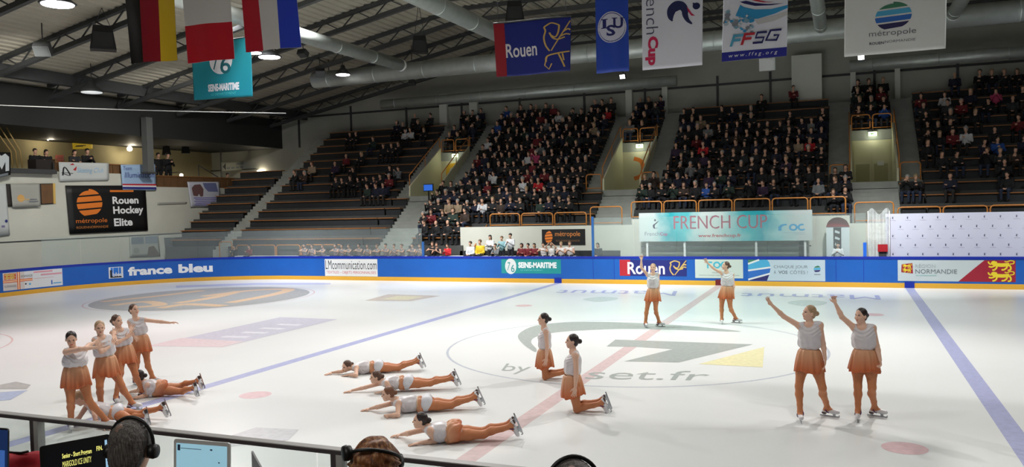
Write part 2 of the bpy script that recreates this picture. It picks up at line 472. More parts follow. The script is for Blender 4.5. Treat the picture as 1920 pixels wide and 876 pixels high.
def on_ice(u, v, l): return (u, v, l)
_il = [0.0003]
def ice_art(name, art, label=None):
    _il[0] += 0.00014
    return art.build(name, on_ice, ICE, label, lift=_il[0], dl=0.00012)
def ice_ink(*c): return mat('ice_paint_%d_%d_%d' % c, c, 0.35, noise=0.10, nscale=9.0, spec=0.3)
C_RED = ice_ink(208, 186, 186); C_BLUE = ice_ink(166, 170, 206); C_GREY = ice_ink(164, 171, 167); C_CIRC = ice_ink(182, 188, 198)
C_LGREY = ice_ink(196, 204, 202)
a = Art(); a.rect(XR-0.15, YN+0.05, XR+0.15, YF-0.06, C_RED); ice_art('red_line', a, 'pale red centre line')
for sx in (-1, 1):
    a = Art(); x = XR+sx*7.10; a.rect(x-0.15, YN+0.05, x+0.15, YF-0.06, C_BLUE); ice_art('blue_line', a, 'pale blue zone line')
def circle_pts(cx, cy, r, n=96): return [(cx+r*math.cos(2*math.pi*k/n), cy+r*math.sin(2*math.pi*k/n)) for k in range(n)]
a = Art(); a.stroke(circle_pts(XR, YC, 4.5), 0.06, C_CIRC, True); ice_art('centre_circle', a)
for sx in (-1, 1):
    for sy in (-1, 1):
        a = Art(); a.disc(XR+sx*5.6, YC+sy*7.0, 0.30, 0.30, ice_ink(216, 184, 188)); ice_art('faceoff_spot', a)
        a = Art(); a.stroke(circle_pts(XR+sx*20, YC+sy*7, 4.5), 0.05, ice_ink(214, 184, 184), True); ice_art('faceoff_circle', a)
def gp(*pts): return [tuple(at_z(x, y)[:2]) for x, y in pts]
def smooth_gp(*pts): return [tuple(q) for q in spline(gp(*pts), 5, True)]
# logo inside the centre circle: a long swoosh, a block numeral, a yellow wedge and curved lettering
a = Art()
a.poly(smooth_gp((971, 630), (985, 618), (1010, 610), (1060, 605), (1130, 604), (1220, 607), (1310, 613), (1390, 622), (1300, 620), (1180, 617), (1090, 620), (1040, 624), (1005, 632), (996, 642), (1006, 655), (1002, 660), (980, 645)), C_GREY)
a.poly(gp((1154, 637), (1412, 646), (1273, 680), (1170, 678), (1262, 655), (1195, 651), (1137, 650)), C_GREY)
a.poly(gp((1433, 651), (1310, 683), (1430, 689)), ice_ink(226, 220, 176))
ice_art('ice_logo', a, 'grey swoosh and numeral with yellow wedge')
a = Art()
a.text('by', 0, 0, 1, 1, C_GREY); a.text('set.fr', 0, 0, 1, 1, C_GREY)
def quad_map(items, quads):
    for (pts, fs, c, z), q in zip(items, quads):
        A, B, C, D = [Vector(p) for p in q]
        for i, (u, v) in enumerate(pts):
            pts[i] = tuple(A*(1-u)*(1-v)+B*u*(1-v)+C*u*v+D*(1-u)*v)
quad_map(a.items, [gp((936, 700), (985, 703), (1000, 684), (950, 682)), gp((1095, 711), (1322, 714), (1336, 697), (1110, 692))])
ice_art('ice_lettering', a)
# large painted adverts on the ice
a = Art(); a.poly(gp((277, 649), (418, 651), (633, 599), (526, 595)), ice_ink(198, 197, 210))
a.poly(gp((277, 649), (418, 651), (457, 640.5), (340, 634)), ice_ink(220, 202, 205))
for t in (0.2, 0.4, 0.6, 0.8):
    p = [Vector(q) for q in gp((372, 640), (440, 641), (600, 604), (540, 601))]
    A_, B_ = p[0].lerp(p[3], t), p[1].lerp(p[2], t); a.stroke([A_.lerp(B_, 0.1+0.1*t), A_.lerp(B_, 0.85)], 0.28, ice_ink(222, 222, 230))
ice_art('ice_advert', a, 'lilac and pink rectangle')
a = Art(); a.poly(gp((684, 564), (770, 565), (826, 555), (728, 552)), ice_ink(196, 186, 178)); a.poly(gp((715, 561.5), (765, 562.5), (796, 556.5), (745, 555)), ice_ink(212, 206, 178))
ice_art('ice_advert', a, 'small beige rectangle')
a = Art(); a.disc(XR-20, YC+7, 4.3, 4.3, ice_ink(170, 170, 168), 72)
for q in (((190, 566), (290, 556), (380, 545)), ((330, 569), (400, 558), (450, 546)), ((430, 568), (510, 553), (540, 543), (470, 545), (380, 556)), ((210, 573), (270, 566), (300, 572), (250, 577)), ((300, 578), (350, 571), (420, 574))):
    a.curve(gp(*q), 0.55, ice_ink(222, 190, 156), 8)
ice_art('ice_logo', a, 'grey disc with peach lettering')
a = Art(); a.poly(gp((0, 722), (30, 716), (58, 722), (50, 730), (0, 730)), ice_ink(178, 176, 174)); a.poly(gp((0, 736), (52, 732), (20, 750), (0, 752)), ice_ink(176, 186, 212))
ice_art('ice_logo', a, 'grey and blue fragment at left edge')
a = Art(); a.poly(gp((400, 828), (480, 802), (560, 806), (540, 826), (430, 838)), ice_ink(196, 196, 200)); ice_art('ice_logo', a, 'faint grey patch near the front')
# advert words near the far boards, upside down for the camera side
a = Art()
a.text('Matmut', 0, 0, 1, 1, C_BLUE, bold=0.0, rot=2); a.text('Matmut', 0, 0, 1, 1, C_BLUE, bold=0.0, rot=2)
quad_map(a.items, [gp((1036, 551), (1266, 555), (1270, 546), (1050, 544)), gp((1384, 557), (1652, 562), (1648, 554), (1392, 550))])
a.poly(smooth_gp((1093, 562), (1120, 566), (1150, 563), (1158, 559), (1130, 557), (1105, 559)), C_LGREY)
a.poly(smooth_gp((1478, 569), (1512, 574), (1545, 571), (1548, 566), (1515, 563), (1485, 565)), C_LGREY)
ice_art('ice_lettering', a)
a = Art(); a.poly(gp((330, 536), (480, 531), (620, 531), (620, 533.5), (480, 534), (330, 540)), ice_ink(186, 190, 220)); ice_art('ice_stripe', a)

# ------------------------------------------------------------------ rink boards
BOARDS = empty('rink_boards', (XR, YF, 0), 'blue rink boards with yellow kick strip and sponsor panels round the ice', 'rink boards')
mb = MB(); ring_mesh(mb, 0, 0.0, 0, BH-0.1, M_BOARD); ring_mesh(mb, -0.12, BH-0.1, -0.12, 0.0, M_BOARD); mb.build('board_panel', BOARDS)
mb = MB(); ring_mesh(mb, 0.015, -0.0, 0.015, 0.185, M_KICK); ring_mesh(mb, 0.015, 0.185, 0.0, 0.19, M_KICK); mb.build('kick_strip', BOARDS)
mb = MB(); ring_mesh(mb, 0.012, BH-0.1, 0.012, BH, M_CAP); ring_mesh(mb, 0.012, BH, -0.13, BH, M_CAP); ring_mesh(mb, -0.13, BH, -0.13, BH-0.1, M_CAP); mb.build('cap_rail', BOARDS)
mb = MB()
for x, c in ((XR-7.10, M_CAP), (XR+7.10, M_CAP), (XR, mat('dark_red', (110, 20, 30), 0.5))):
    mb = MB(); mb.box((x-0.17, YF-0.03, 0.004), (x+0.17, YF-0.0155, 0.24), c); mb.build('kick_block', BOARDS)
def bsurf(s, v, l):
    """distance along the far boards (= X on the straight), height, lift towards the ice"""
    c = XL+RC
    if s >= c: return (s, YF-l, v)
    t = (c-s)/RC; r = RC-l
    if t > math.pi/2: return (XL+l, YF-RC-(t-math.pi/2)*RC, v)
    return (c-r*math.sin(t), YF-RC+r*math.cos(t), v)
_bs = [(to_px(bsurf(s, 0.6, 0))[0], s) for s in np.arange(XL+RC-RC*1.5708-6, 14, 0.05)]
def bs(px): return min(_bs, key=lambda q: abs(q[0]-px))[1]
def bz(x, y):
    s = bs(x); p = to_px(bsurf(s, 0, 0))[1]; q = to_px(bsurf(s, 1, 0))[1]; return (p-y)/(p-q)
def advert(name, x0, x1, z0, z1, col, draw, label, m=None):
    a = Art(); s0, s1 = bs(x0), bs(x1); a.strip(s0, z0, s1, z1, col, 16)
    w, h = s1-s0, z1-z0
    draw(a, lambda u: s0+u*w, lambda v: z0+v*h, w, h)
    return a.build(name, bsurf, BOARDS, label, lift=0.004, dl=0.0002, maxe=0.25 if x0 < 600 else None)
K_WHITE = ink(214, 214, 214); K_PALE = ink(186, 194, 196); K_BLK = ink(24, 24, 28); K_RED = ink(176, 28, 40); K_TEAL = ink(20, 140, 140)
K_NAVY = ink(18, 30, 110); K_GOLD = ink(206, 170, 90); K_ORNG = ink(220, 120, 40); K_LETT = ink(232, 232, 232); K_GREYT = ink(110, 116, 122)
K_LB = ink(70, 160, 200); K_MB = ink(40, 100, 180); K_DP = ink(40, 36, 100); K_GRN = ink(60, 120, 90); K_YEL = ink(226, 200, 40)
def lion(a, X, Y, u0, v0, w, h, c, flip=1):
    """walking lion: tubes for body, legs and tail plus a maned head"""
    f = lambda u, v: (X(u0+u*w), Y(v0+v*h))
    asp = abs(X(1)-X(0))*w
    a.curve([f(.18, .62), f(.35, .58), f(.55, .56), f(.8, .62)], [asp*.16]*31, c)
    a.disc(*f(.2, .74), asp*.11, asp*.10, c, 14); a.poly([f(.08, .82), f(.32, .9), f(.34, .6), f(.12, .58)], c)
    for leg in (((.25, .5), (.12, .38), (.0, .42)), ((.32, .5), (.3, .28), (.22, .12), (.14, .1)), ((.72, .55), (.7, .32), (.6, .14), (.5, .12)), ((.8, .58), (.86, .35), (.84, .12), (.74, .08))):
        a.curve([f(*q) for q in leg], asp*.07, c, 6)
    a.curve([f(.82, .66), f(.96, .7), f(.98, .9), f(.85, .97), f(.7, .86), f(.62, .92)], asp*.045, c, 6)
    a.curve([f(.1, .62), f(.02, .7), f(-.02, .88)], asp*.06, c, 5)
def sheep(a, f, w, c):
    """line drawing of a lamb with a flag staff"""
    a.curve([f(.26, .06), f(.12, .25), f(.06, .5), f(.12, .72), f(.08, .84), f(.16, .9), f(.34, .97), f(.56, .9), f(.6, .84), f(.56, .62), f(.46, .5), f(.3, .58)], w, c, 6)
    a.curve([f(.26, .66), f(.38, .48), f(.56, .42), f(.8, .48)], w, c, 6)
    a.stroke([f(.32, .06), f(.62, .48), f(.98, 1.0)], w*.8, c)
    a.curve([f(.74, .66), f(.9, .74), f(.98, .7)], w, c, 5); a.curve([f(.66, .52), f(.84, .58), f(.98, .55)], w, c, 5)
def ball_logo(a, x, y, rx, ry, cols, c_gap):
    """disc cut in slanted bands"""
    n = len(cols); 
    for i, c in enumerate(cols):
        t0 = 1-2*i/n; t1 = 1-2*(i+1)/n+0.12
        pts = []
        for k in range(13):
            a0 = math.acos(max(-1, min(1, t0))); a1 = math.acos(max(-1, min(1, t1))); th = a0+(a1-a0)*k/12
            pts.append((x+rx*math.sin(th), y+ry*math.cos(th)+0.06*ry))
        for k in range(13):
            th = a1+(a0-a1)*k/12; pts.append((x-rx*math.sin(th), y+ry*math.cos(th)-0.06*ry))
        a.poly(pts, c)
def ad_normandy(a, X, Y, w, h):
    a.strip(X(0), Y(.0), X(.36), Y(1), ink(206, 196, 190), 6)
    a.rect(X(.02), Y(.62), X(.22), Y(.95), ink(208, 60, 40)); lion(a, X, Y, .03, .78, .18, .16, K_GOLD); lion(a, X, Y, .03, .62, .18, .16, K_GOLD)
    for v0, v1, c in ((.44, .58, ink(214, 96, 40)), (.49, .53, ink(240, 220, 180))): a.strip(X(0), Y(v0), X(.5), Y(v1), c, 8)
    for u0, u1, c in ((.235, .285, ink(214, 96, 40)), (.252, .268, ink(240, 220, 180))): a.rect(X(u0), Y(0), X(u1), Y(1), c)
    a.text('NORMANDIE', X(.3), Y(.66), X(.5), Y(.8), K_GREYT); a.text('NORMANDIE', X(.02), Y(.16), X(.22), Y(.3), K_GREYT)
    for i, v in enumerate((.86, .68)): a.strip(X(.52+.12*i), Y(v), X(.84+.15*i), Y(v+.09), ink(214, 150, 160), 6)
    a.strip(X(.52), Y(.52), X(.86), Y(.54), ink(200, 150, 150), 6); a.disc(X(.38), Y(.28), .04, .04, K_BLK, 10); a.disc(X(.45), Y(.25), .05, .05, K_LB, 10)
    a.rect(X(.81), Y(.1), X(.83), Y(.36), K_MB); a.strip(X(.84), Y(.14), X(.98), Y(.2), K_LB, 4)
advert('advert', 5, 117, 0.26, 1.06, K_WHITE, ad_normandy, 'white panel with orange cross and lion flag')
def ad_fb(a, X, Y, w, h):
    a.rect(X(0), Y(.12), X(.135), Y(.9), K_WHITE); a.rect(X(.012), Y(.16), X(.123), Y(.86), ink(30, 110, 200)); a.rect(X(.012), Y(.16), X(.12), Y(.3), K_BLK); a.rect(X(.012), Y(.16), X(.03), Y(.7), K_BLK)
    a.text('bleu', X(.035), Y(.24), X(.13), Y(.52), K_WHITE, bold=.03)
    a.text('france', X(.18), Y(.22), X(.6), Y(.84), K_LETT, bold=.045); a.text('bleu', X(.66), Y(.22), X(1), Y(.86), K_LETT, bold=.045)
advert('advert', 203, 399, 0.30, 1.02, M_BOARD, ad_fb, 'white radio station lettering on blue')
def ad_lm(a, X, Y, w, h):
    a.text('LMcommunication.com', X(.015), Y(.4), X(.985), Y(.93), K_BLK); a.text('TEXTILES - OBJETS PERSONNALISES', X(.03), Y(.1), X(.97), Y(.3), ink(190, 60, 66))
advert('advert', 609, 707.5, 0.2, 1.06, K_WHITE, ad_lm, 'white panel with condensed black lettering')
def seine(a, X, Y, w, h):
    a.disc(X(.16), Y(.5), .28, .36, K_WHITE); a.text('7', X(.10), Y(.2), X(.155), Y(.78), K_TEAL, bold=.0, shear=.2); a.text('6', X(.165), Y(.08), X(.225), Y(.62), K_TEAL, bold=.01)
    a.text('SEINE-MARITIME', X(.29), Y(.38), X(.93), Y(.8), K_LETT, bold=.05); a.text('LE DEPARTEMENT', X(.33), Y(.2), X(.7), Y(.28), ink(120, 200, 196))
advert('advert', 940, 1052.5, 0.42, 1.07, K_TEAL, seine, 'teal panel with white lettering')
def rouen_ad(a, X, Y, w, h):
    a.rect(X(0), Y(0), X(.16), Y(1), K_RED); a.text('Rouen', X(.12), Y(.1), X(.68), Y(.86), ink(226, 222, 226), bold=.02)
    sheep(a, lambda u, v: (X(.74+.26*u), Y(.02+.94*v)), .05, K_GOLD)
advert('advert', 1163, 1288, 0.36, 1.06, K_NAVY, rouen_ad, 'navy panel with red edge and gold lamb drawing')
def roc_ad(a, X, Y, w, h):
    roc_logo(a, X, Y, .24, .52, .44, .4, ink(70, 170, 190)); a.text('www.rouen-olympic-club.com', X(.08), Y(.1), X(.92), Y(.2), K_GREYT); a.text('rouen', X(.36), Y(.26), X(.5), Y(.32), K_GREYT)
def roc_logo(a, X, Y, u, v, w, h, c):
    f = lambda p, q: (X(u+p*w), Y(v+q*h)); t = abs(Y(1)-Y(0))*h*.22; k = [math.radians(d) for d in range(0, 361, 20)]
    a.curve([f(.07, 0), f(.07, .55), f(.12, .8), f(.28, .8)], t, c, 5)
    a.stroke([f(.5+.14*math.cos(q), .45+.36*math.sin(q)) for q in k[:-1]], t, c, True)
    a.stroke([f(.85+.14*math.cos(q), .45+.36*math.sin(q)) for q in k[3:-2]], t, c)
advert('advert', 1303, 1393.5, 0.3, 1.08, ink(196, 204, 196), roc_ad, 'pale panel with turquoise club logo')
def chaque(a, X, Y, w, h):
    a.poly([(X(0), Y(.82)), (X(.27), Y(1)), (X(0), Y(1))], K_GRN); a.poly([(X(0), Y(.5)), (X(.3), Y(.66)), (X(.28), Y(.9)), (X(.25), Y(1)), (X(.12), Y(1)), (X(0), Y(.8))], K_LB)
    a.poly([(X(0), Y(.08)), (X(.285), Y(.36)), (X(.3), Y(.62)), (X(0), Y(.46))], K_MB); a.poly([(X(0), Y(0)), (X(.25), Y(0)), (X(.285), Y(.32)), (X(0), Y(.04))], K_DP)
    for p in (((0, .8), (.15, 1)), ((0, .48), (.3, .64)), ((0, .04), (.29, .34))): a.stroke([(X(q[0]), Y(q[1])) for q in p], .07, K_WHITE)
    a.text('CHAQUE JOUR', X(.34), Y(.56), X(.78), Y(.74), K_GREYT); a.text('À', X(.34), Y(.33), X(.37), Y(.52), K_GREYT); a.text('VOS', X(.4), Y(.33), X(.52), Y(.49), K_GREYT, bold=.03); a.text('CÔTÉS !', X(.55), Y(.33), X(.78), Y(.52), K_GREYT)
    ball_logo(a, X(.9), Y(.57), .13, .13, (K_GRN, K_LB, K_DP), None); a.strip(X(.86), Y(.3), X(.94), Y(.33), K_GREYT, 3)
advert('advert', 1403, 1547, 0.22, 1.07, ink(180, 194, 204), chaque, 'pale panel with blue striped disc')
def region(a, X, Y, w, h):
    a.poly([(X(.525), Y(0)), (X(1), Y(0)), (X(1), Y(1)), (X(.745), Y(1)), (X(.66), Y(.62)), (X(.58), Y(.25))], ink(150, 18, 44))
    lion(a, X, Y, .78, .5, .21, .5, K_YEL); lion(a, X, Y, .78, .0, .21, .5, K_YEL)
    a.poly([(X(.035), Y(.8)), (X(.13), Y(.86)), (X(.135), Y(.36)), (X(.03), Y(.42))], ink(150, 18, 44)); lion(a, X, Y, .045, .6, .08, .22, K_YEL); lion(a, X, Y, .045, .4, .08, .22, K_YEL)
    a.text('RÉGION', X(.155), Y(.64), X(.33), Y(.84), ink(160, 166, 168)); a.text('NORMANDIE', X(.155), Y(.36), X(.515), Y(.57), K_GREYT); a.strip(X(.16), Y(.26), X(.34), Y(.29), ink(150, 190, 190), 3)
advert('advert', 1683, 1905, 0.27, 1.07, K_PALE, region, 'white panel with two yellow lions on crimson')

# seams and door outlines in the boards
for x in (1112, 1152, 1567, 1619):
    mb = MB(); s = bs(x); mb.box((s-0.008, YF-0.006, 0.2), (s+0.008, YF+0.0, BH-0.11), M_CAP); mb.build('board_seam', BOARDS)
# shielding glass on the boards, pane by pane
def pane(p, q, z0, z1):
    mb = MB(); p, q = Vector((*p, 0)), Vector((*q, 0)); mb.beam(p.lerp(q, .004)+Vector((0, 0, (z0+z1)/2)), q.lerp(p, .004)+Vector((0, 0, (z0+z1)/2)), 0.012, z1-z0, GLASS); mb.build('glass_pane', BOARDS)
def glass_run(s0, s1, z1):
    n = max(1, round((s1-s0)/1.9))
    for i in range(n):
        p = bsurf(s0+(s1-s0)*i/n, 0, -0.06); q = bsurf(s0+(s1-s0)*(i+1)/n, 0, -0.06); pane(p[:2], q[:2], BH+0.01, z1)
glass_run(XL+RC-12.5, bs(792), 2.55)
glass_run(bs(1112), bs(1624), 2.9)
for x, z in ((793, 1.9), (1112, 2.95)):
    mb = MB(); s = bs(x); mb.box((s-0.05, YF+0.02, BH), (s+0.05, YF+0.1, z), mat('post_blue', (40, 90, 150), 0.4)); mb.build('glass_post', BOARDS, 'blue end post of the glass')
mb = MB(); s = bs(1623); mb.box((s-0.06, YF+0.02, BH), (s+0.06, YF+0.1, 1.75), mat('post_bright_blue', (30, 96, 200), 0.4)); mb.build('glass_post', BOARDS, 'short blue post')

# near side: low glass with a dark top rail and posts, seen in front of the judges
yn = YN-0.06
for i in range(-7, 4):
    pane((i*1.95+0.75, yn), ((i+1)*1.95+0.75, yn), BH+0.01, 1.95)
M_RAIL = mat('rail_metal', (168, 166, 164), 0.5, 0.0); M_RAILD = mat('rail_dark', (58, 48, 50), 0.5)
mb = MB(); mb.box((-14, yn-0.03, 1.944), (9, yn+0.03, 1.970), M_RAILD); mb.box((-14, yn-0.031, 1.970), (9, yn+0.031, 1.976), M_RAIL)
NRAIL = mb.build('glass_top_rail', BOARDS, 'dark metal rail in front of the judges')
for px_ in (69, 632):
    p = at_y(px_, 815, yn); mb = MB(); mb.box((p.x-0.035, yn-0.03, BH), (p.x+0.005, yn+0.03, 1.944), M_RAILD); mb.box((p.x+0.005, yn-0.03, BH), (p.x+0.05, yn+0.03, 1.944), M_RAIL); mb.build('glass_post', BOARDS, 'metal post under the front rail')

# ------------------------------------------------------------------ far stand
ROW_Y, ROW_Z, TREAD, RISE, NROW = 36.5, 1.62, 0.75, 0.52, 14
def rowy(k): return ROW_Y+TREAD*k
def rowz(k): return ROW_Z+RISE*k           # foot level of row k
BACKY = rowy(NROW)+0.25
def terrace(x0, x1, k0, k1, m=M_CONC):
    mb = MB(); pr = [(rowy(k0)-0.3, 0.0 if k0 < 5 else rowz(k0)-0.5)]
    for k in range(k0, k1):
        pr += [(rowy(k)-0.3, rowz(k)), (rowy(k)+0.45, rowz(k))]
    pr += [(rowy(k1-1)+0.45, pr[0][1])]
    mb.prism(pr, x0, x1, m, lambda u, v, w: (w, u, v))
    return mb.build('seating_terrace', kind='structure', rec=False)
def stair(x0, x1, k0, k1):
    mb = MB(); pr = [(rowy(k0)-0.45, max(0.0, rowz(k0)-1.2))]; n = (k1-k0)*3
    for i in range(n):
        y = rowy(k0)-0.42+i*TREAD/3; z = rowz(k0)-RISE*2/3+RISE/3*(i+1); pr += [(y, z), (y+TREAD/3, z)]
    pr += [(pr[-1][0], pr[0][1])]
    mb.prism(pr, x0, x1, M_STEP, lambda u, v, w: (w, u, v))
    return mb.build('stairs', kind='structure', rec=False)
XV = (-21.6, -10.4, 1.2); VW = 0.95; SW = 1.0; VK = 5; VT = 10
BLK = {'left': (-32.3, XV[0]-VW-SW, 0), 'middle': (XV[0]+VW+SW, XV[1]-VW-SW, 2), 'centre right': (XV[1]+VW+SW, XV[2]-VW-SW, 3), 'far right': (XV[2]+VW+SW, 12.0, 2)}
terrace(-36.9, -33.3, 0, 9); stair(-33.3, -32.3, 0, NROW)
for nm, (x0, x1, k0) in BLK.items(): terrace(x0, x1, k0, NROW)
terrace(BLK['middle'][0], -17.6, 0, 2)
for i, xv in enumerate(XV):
    terrace(xv-VW-SW, xv-VW, 0 if i == 0 else 2, VK); terrace(xv+VW, xv+VW+SW, 0 if i == 0 else 2 if i == 2 else 3, VK)
    stair(xv-VW-SW, xv-VW, VK, NROW); stair(xv+VW, xv+VW+SW, VK, NROW)
    stair(xv-VW, xv+VW, 0 if i == 0 else 2, VK)
    terrace(xv-VW, xv+VW, VT, NROW)
    zf = rowz(VK)-0.02; y0 = rowy(VK)-0.45; y1 = rowy(VT)-0.3; zt = rowz(VT)
    mb = MB(); mb.box((xv-VW, y0, zf-0.3), (xv+VW, y1+0.4, zf), M_STEP); mb.build('landing_floor', kind='structure', rec=False)
    mb = MB(); mb.box((xv-VW, y1, zf), (xv+VW, y1+0.15, zt), M_CREAM); mb.box((xv-VW, y1-0.02, zt-0.5), (xv+VW, y1, zt-0.0), M_STEP); mb.build('wall_entrance', kind='structure', rec=False)
    for sx in (-1, 1):
        mb = MB(); x = xv+sx*VW
        mb.prism([(y0, zf), (y1, zf), (y1, zt+0.3), (rowy(VK)-0.4, rowz(VK)+0.55)], x-0.04, x+0.04, M_CREAM, lambda u, v, w: (w, u, v))
        mb.build('wall_entrance', kind='structure', rec=False)
# doors in the three entrances
d = 0
for i, xv in enumerate(XV):
    y1 = rowy(VT)-0.3; zf = rowz(VK)-0.02
    if i == 2:
        for sx in (-1, 1):
            d += 1; mb = MB(); xa, xb = sorted((xv+sx*0.02, xv+sx*0.8)); mb.box((xa, y1-0.05, zf), (xb, y1-0.003, zf+2.05), M_CREAM); mb.box((xa+0.08, y1-0.06, zf+0.1), (xb-0.08, y1-0.05, zf+0.95), mat('door_low', (170, 166, 130), 0.7))
            mb.build('door_%d' % d, kind='structure', rec=False)
        mb = MB(); mb.box((xv+0.25, y1-0.075, zf+0.86), (xv+0.55, y1-0.062, zf+1.08), M_WHITE); mb.build('notice', None, 'small white notice on the double doors of the right entrance', 'notice')
    else:
        mb = MB(); sgn = Art()
        if i == 1: sgn.curve([(-.2, -.55), (.18, -.4), (.3, 0), (.18, .4), (-.2, .55)], .22, K_ORNG, 8)
        else: sgn.curve([(-.35, -.7), (-.35, .5), (.3, .6), (.05, .1), (-.1, -.3)], .24, ink(226, 176, 40), 8)
        o = sgn.build('wall_emblem', lambda u, v, l: (xv-0.1+u, y1-l, zf+1.2+v), None, ('yellow', 'orange')[i]+' curved emblem painted on the back wall of the '+('left', 'middle')[i]+' entrance'); tag(o, cat='sign'); recenter(o)
# front walls
def wall(name, lo, hi, m): mb = MB(); mb.box(lo, hi, m); return mb.build(name, kind='structure', rec=False)
wall('wall_front', (-17.75, 36.3, 0), (XV[1]+VW+0.4, 36.42, 2.52), M_WHITEWALL)
wall('wall_front', (XV[1]+VW+0.4, 36.3, 0), (0.15, 36.45, 2.78), M_WHITEWALL)
wall('wall_front', (0.15, 36.3, 0), (12, 36.42, 2.45), M_WHITEWALL)
mb = MB(); mb.box((-17.75, 36.2, 1.05), (-9.6, 36.3, 1.35), M_DARK); mb.build('baseboard_front', kind='structure', rec=False)
wall('floor_corridor', (XL+1.0, YF+0.15, 0.0), (-9.0, 36.18, 0.70), M_CONC)
wall('floor_corridor', (-9.0, YF+0.15, 0.0), (12, 36.18, 0.32), M_CONC)

# back wall with its ledges and posts
wall('wall_back', (-45, BACKY, 0), (16, BACKY+0.3, 14.2), M_GREYWALL)
by = BACKY
def zpx(x, y, Y=by): return at_y(x, y, Y).z
def xpx(x, y, Y=by): return at_y(x, y, Y).x
mb = MB(); mb.box((-40, by-0.05, 10.05), (14, by, 10.17), M_STEEL); mb.build('trim_1', kind='structure', rec=False)
for i, (xa, xb, ya, yb) in enumerate(((826, 840, 178, 240), (882, 897, 178, 245), (1174, 1186, 150, 212), (1242, 1252, 150, 215), (1594, 1604, 120, 200), (1677, 1687, 118, 190), (1485, 1541, 108, 205))):
    z1 = zpx(xa, ya); z0 = zpx(xa, yb); dp = 0.25 if xb-xa < 20 else 0.6
    mb = MB(); mb.box((xpx(xa, ya), by-dp, z0-0.6), (xpx(xb, ya), by-0.001, z1), M_POST); mb.build('trim_%d' % (i+2), kind='structure', rec=False)
for i, xp in enumerate((560, 658, 762, 866, 975, 1096, 1210, 1346, 1445, 1640, 1796)):
    x = xpx(xp, 200); mb = MB(); mb.box((x-0.06, by-0.08, 8.0), (x+0.06, by-0.001, 10.6), M_STEEL); mb.build('trim_%d' % (i+9), kind='structure', rec=False)

# ------------------------------------------------------------------ left end: white wall, balcony, ochre back wall
XW = -37.3
wall('wall_left', (XW-0.25, 8, 0), (XW, 35.5, 5.85), M_WHITEWALL)
wall('wall_left', (XW-0.25, 35.5, 0), (XW, BACKY-3, 5.15), M_WHITEWALL)
wall('floor_balcony', (-43.5, 8, 5.0), (XW-0.25, 46.8, 5.13), M_CONC)
wall('wall_left_back', (-43.6, 8, 5.0), (-43.4, BACKY, 8.0), M_YELWALL)
wall('wall_left_eave', (-43.6, 8, 8.0), (-36.95, BACKY, 9.95), mat('eave_dark', (40, 41, 40), 0.7))
mb = MB(); mb.box((XW-0.02, 8, 2.35), (XW+0.03, BACKY-3, 2.40), M_STEEL); mb.build('trim_21', kind='structure', rec=False)

# ------------------------------------------------------------------ roof: ribbed steel deck, rising from the left then level
XB, ZF_, SL = -18.0, 13.6, 0.186
def roofz(x): return ZF_ if x >= XB else ZF_+(x-XB)*SL
mb = MB(); xs = []; x = -37.4; k = 0
while x < 22:
    for dx, dz in ((0, 0), (0.16, 0), (0.2, 0.06), (0.36, 0.06)): xs.append((x+dx, dz))
    x += 0.4
vs = [(x, y, roofz(x)+dz) for y in (-6, 24, BACKY+0.3) for x, dz in xs]; n = len(xs)
mb.add(vs, [(j*n+i, j*n+i+1, (j+1)*n+i+1, (j+1)*n+i) for j in range(2) for i in range(n-1)], M_DECK)
mb.build('ceiling', kind='structure', solid=0.02, rec=False)
wall('wall_near', (-60, -8.3, -0.1), (24, -8, 16), M_GREYWALL)
wall('wall_right', (21.6, -8, -0.1), (21.9, 49, 16), M_GREYWALL)
# ================================================================== ROOF STEELWORK, DUCTS, LAMPS
# lattice trusses under the deck, running along the length of the hall
def truss(y, label):
    mb = MB(); x0 = -36.6; dep = 0.62
    def zt(x): return roofz(x)-0.1
    for xa, xb in ((x0, XB), (XB, 16)):
        mb.beam((xa, y, zt(xa)), (xb, y, zt(xb)), 0.22, 0.16, M_STEEL); mb.beam((xa, y, zt(xa)-dep), (xb, y, zt(xb)-dep), 0.2, 0.2, M_STEEL)
    x = x0; up = True; st = 0.9
    while x < 15:
        xa, xb = x, min(16, x+st); za, zb = (zt(xa)-dep, zt(xb)) if up else (zt(xa), zt(xb)-dep)
        mb.beam((xa, y, za), (xb, y, zb), 0.05, 0.05, M_STEEL, up=(0, 1, 0)); x += st; up = not up
    return mb.build('roof_truss', None, label, 'truss', 'lattice roof trusses')
for i in range(9): truss(12.0+4.2*i, 'dark steel lattice truss carrying the ribbed metal roof above the stands and ice')
# edge girders and the column at the left end
mb = MB(); mb.beam((-34.9, 9, 10.15), (-34.9, BACKY, 10.15), 0.35, 0.55, M_STEEL); mb.build('edge_girder', None, 'long dark girder under the low left edge of the roof', 'beam')
mb = MB(); mb.beam((-37.2, 9, 9.2), (-37.2, 41, 9.2), 0.3, 0.3, mat('grey_pipe', (96, 98, 96), 0.5)); mb.build('eave_pipe', None, 'grey pipe along the eave over the left balcony', 'pipe')
mb = MB(); p = at_x(277, 280, -36.6); mb.box((p.x-0.2, p.y-0.22, 5.85), (p.x+0.2, p.y+0.22, roofz(p.x)-1.1), mat('column_grey', (92, 94, 92), 0.6)); mb.box((p.x-0.28, p.y-0.3, 5.85), (p.x+0.28, p.y+0.3, 5.95), M_STEEL); mb.build('column', None, 'grey steel column rising from the left balcony wall to the roof', 'column')
def cable(a, b, sag, r, label, col=(200, 200, 196)):
    a, b = Vector(a), Vector(b); pts = [a.lerp(b, t/20)-Vector((0, 0, sag*4*(t/20)*(1-t/20))) for t in range(21)]
    mb = MB(); mb.tube(pts, r, mat('cable_%d' % col[0], col, 0.5), 6); return mb.build('cable', None, label, 'cable')
cable(at_y(-30, 196, 24), at_y(536, 212.5, 30), 0.05, 0.02, 'thin pale cable stretched across the dark roof at upper left')

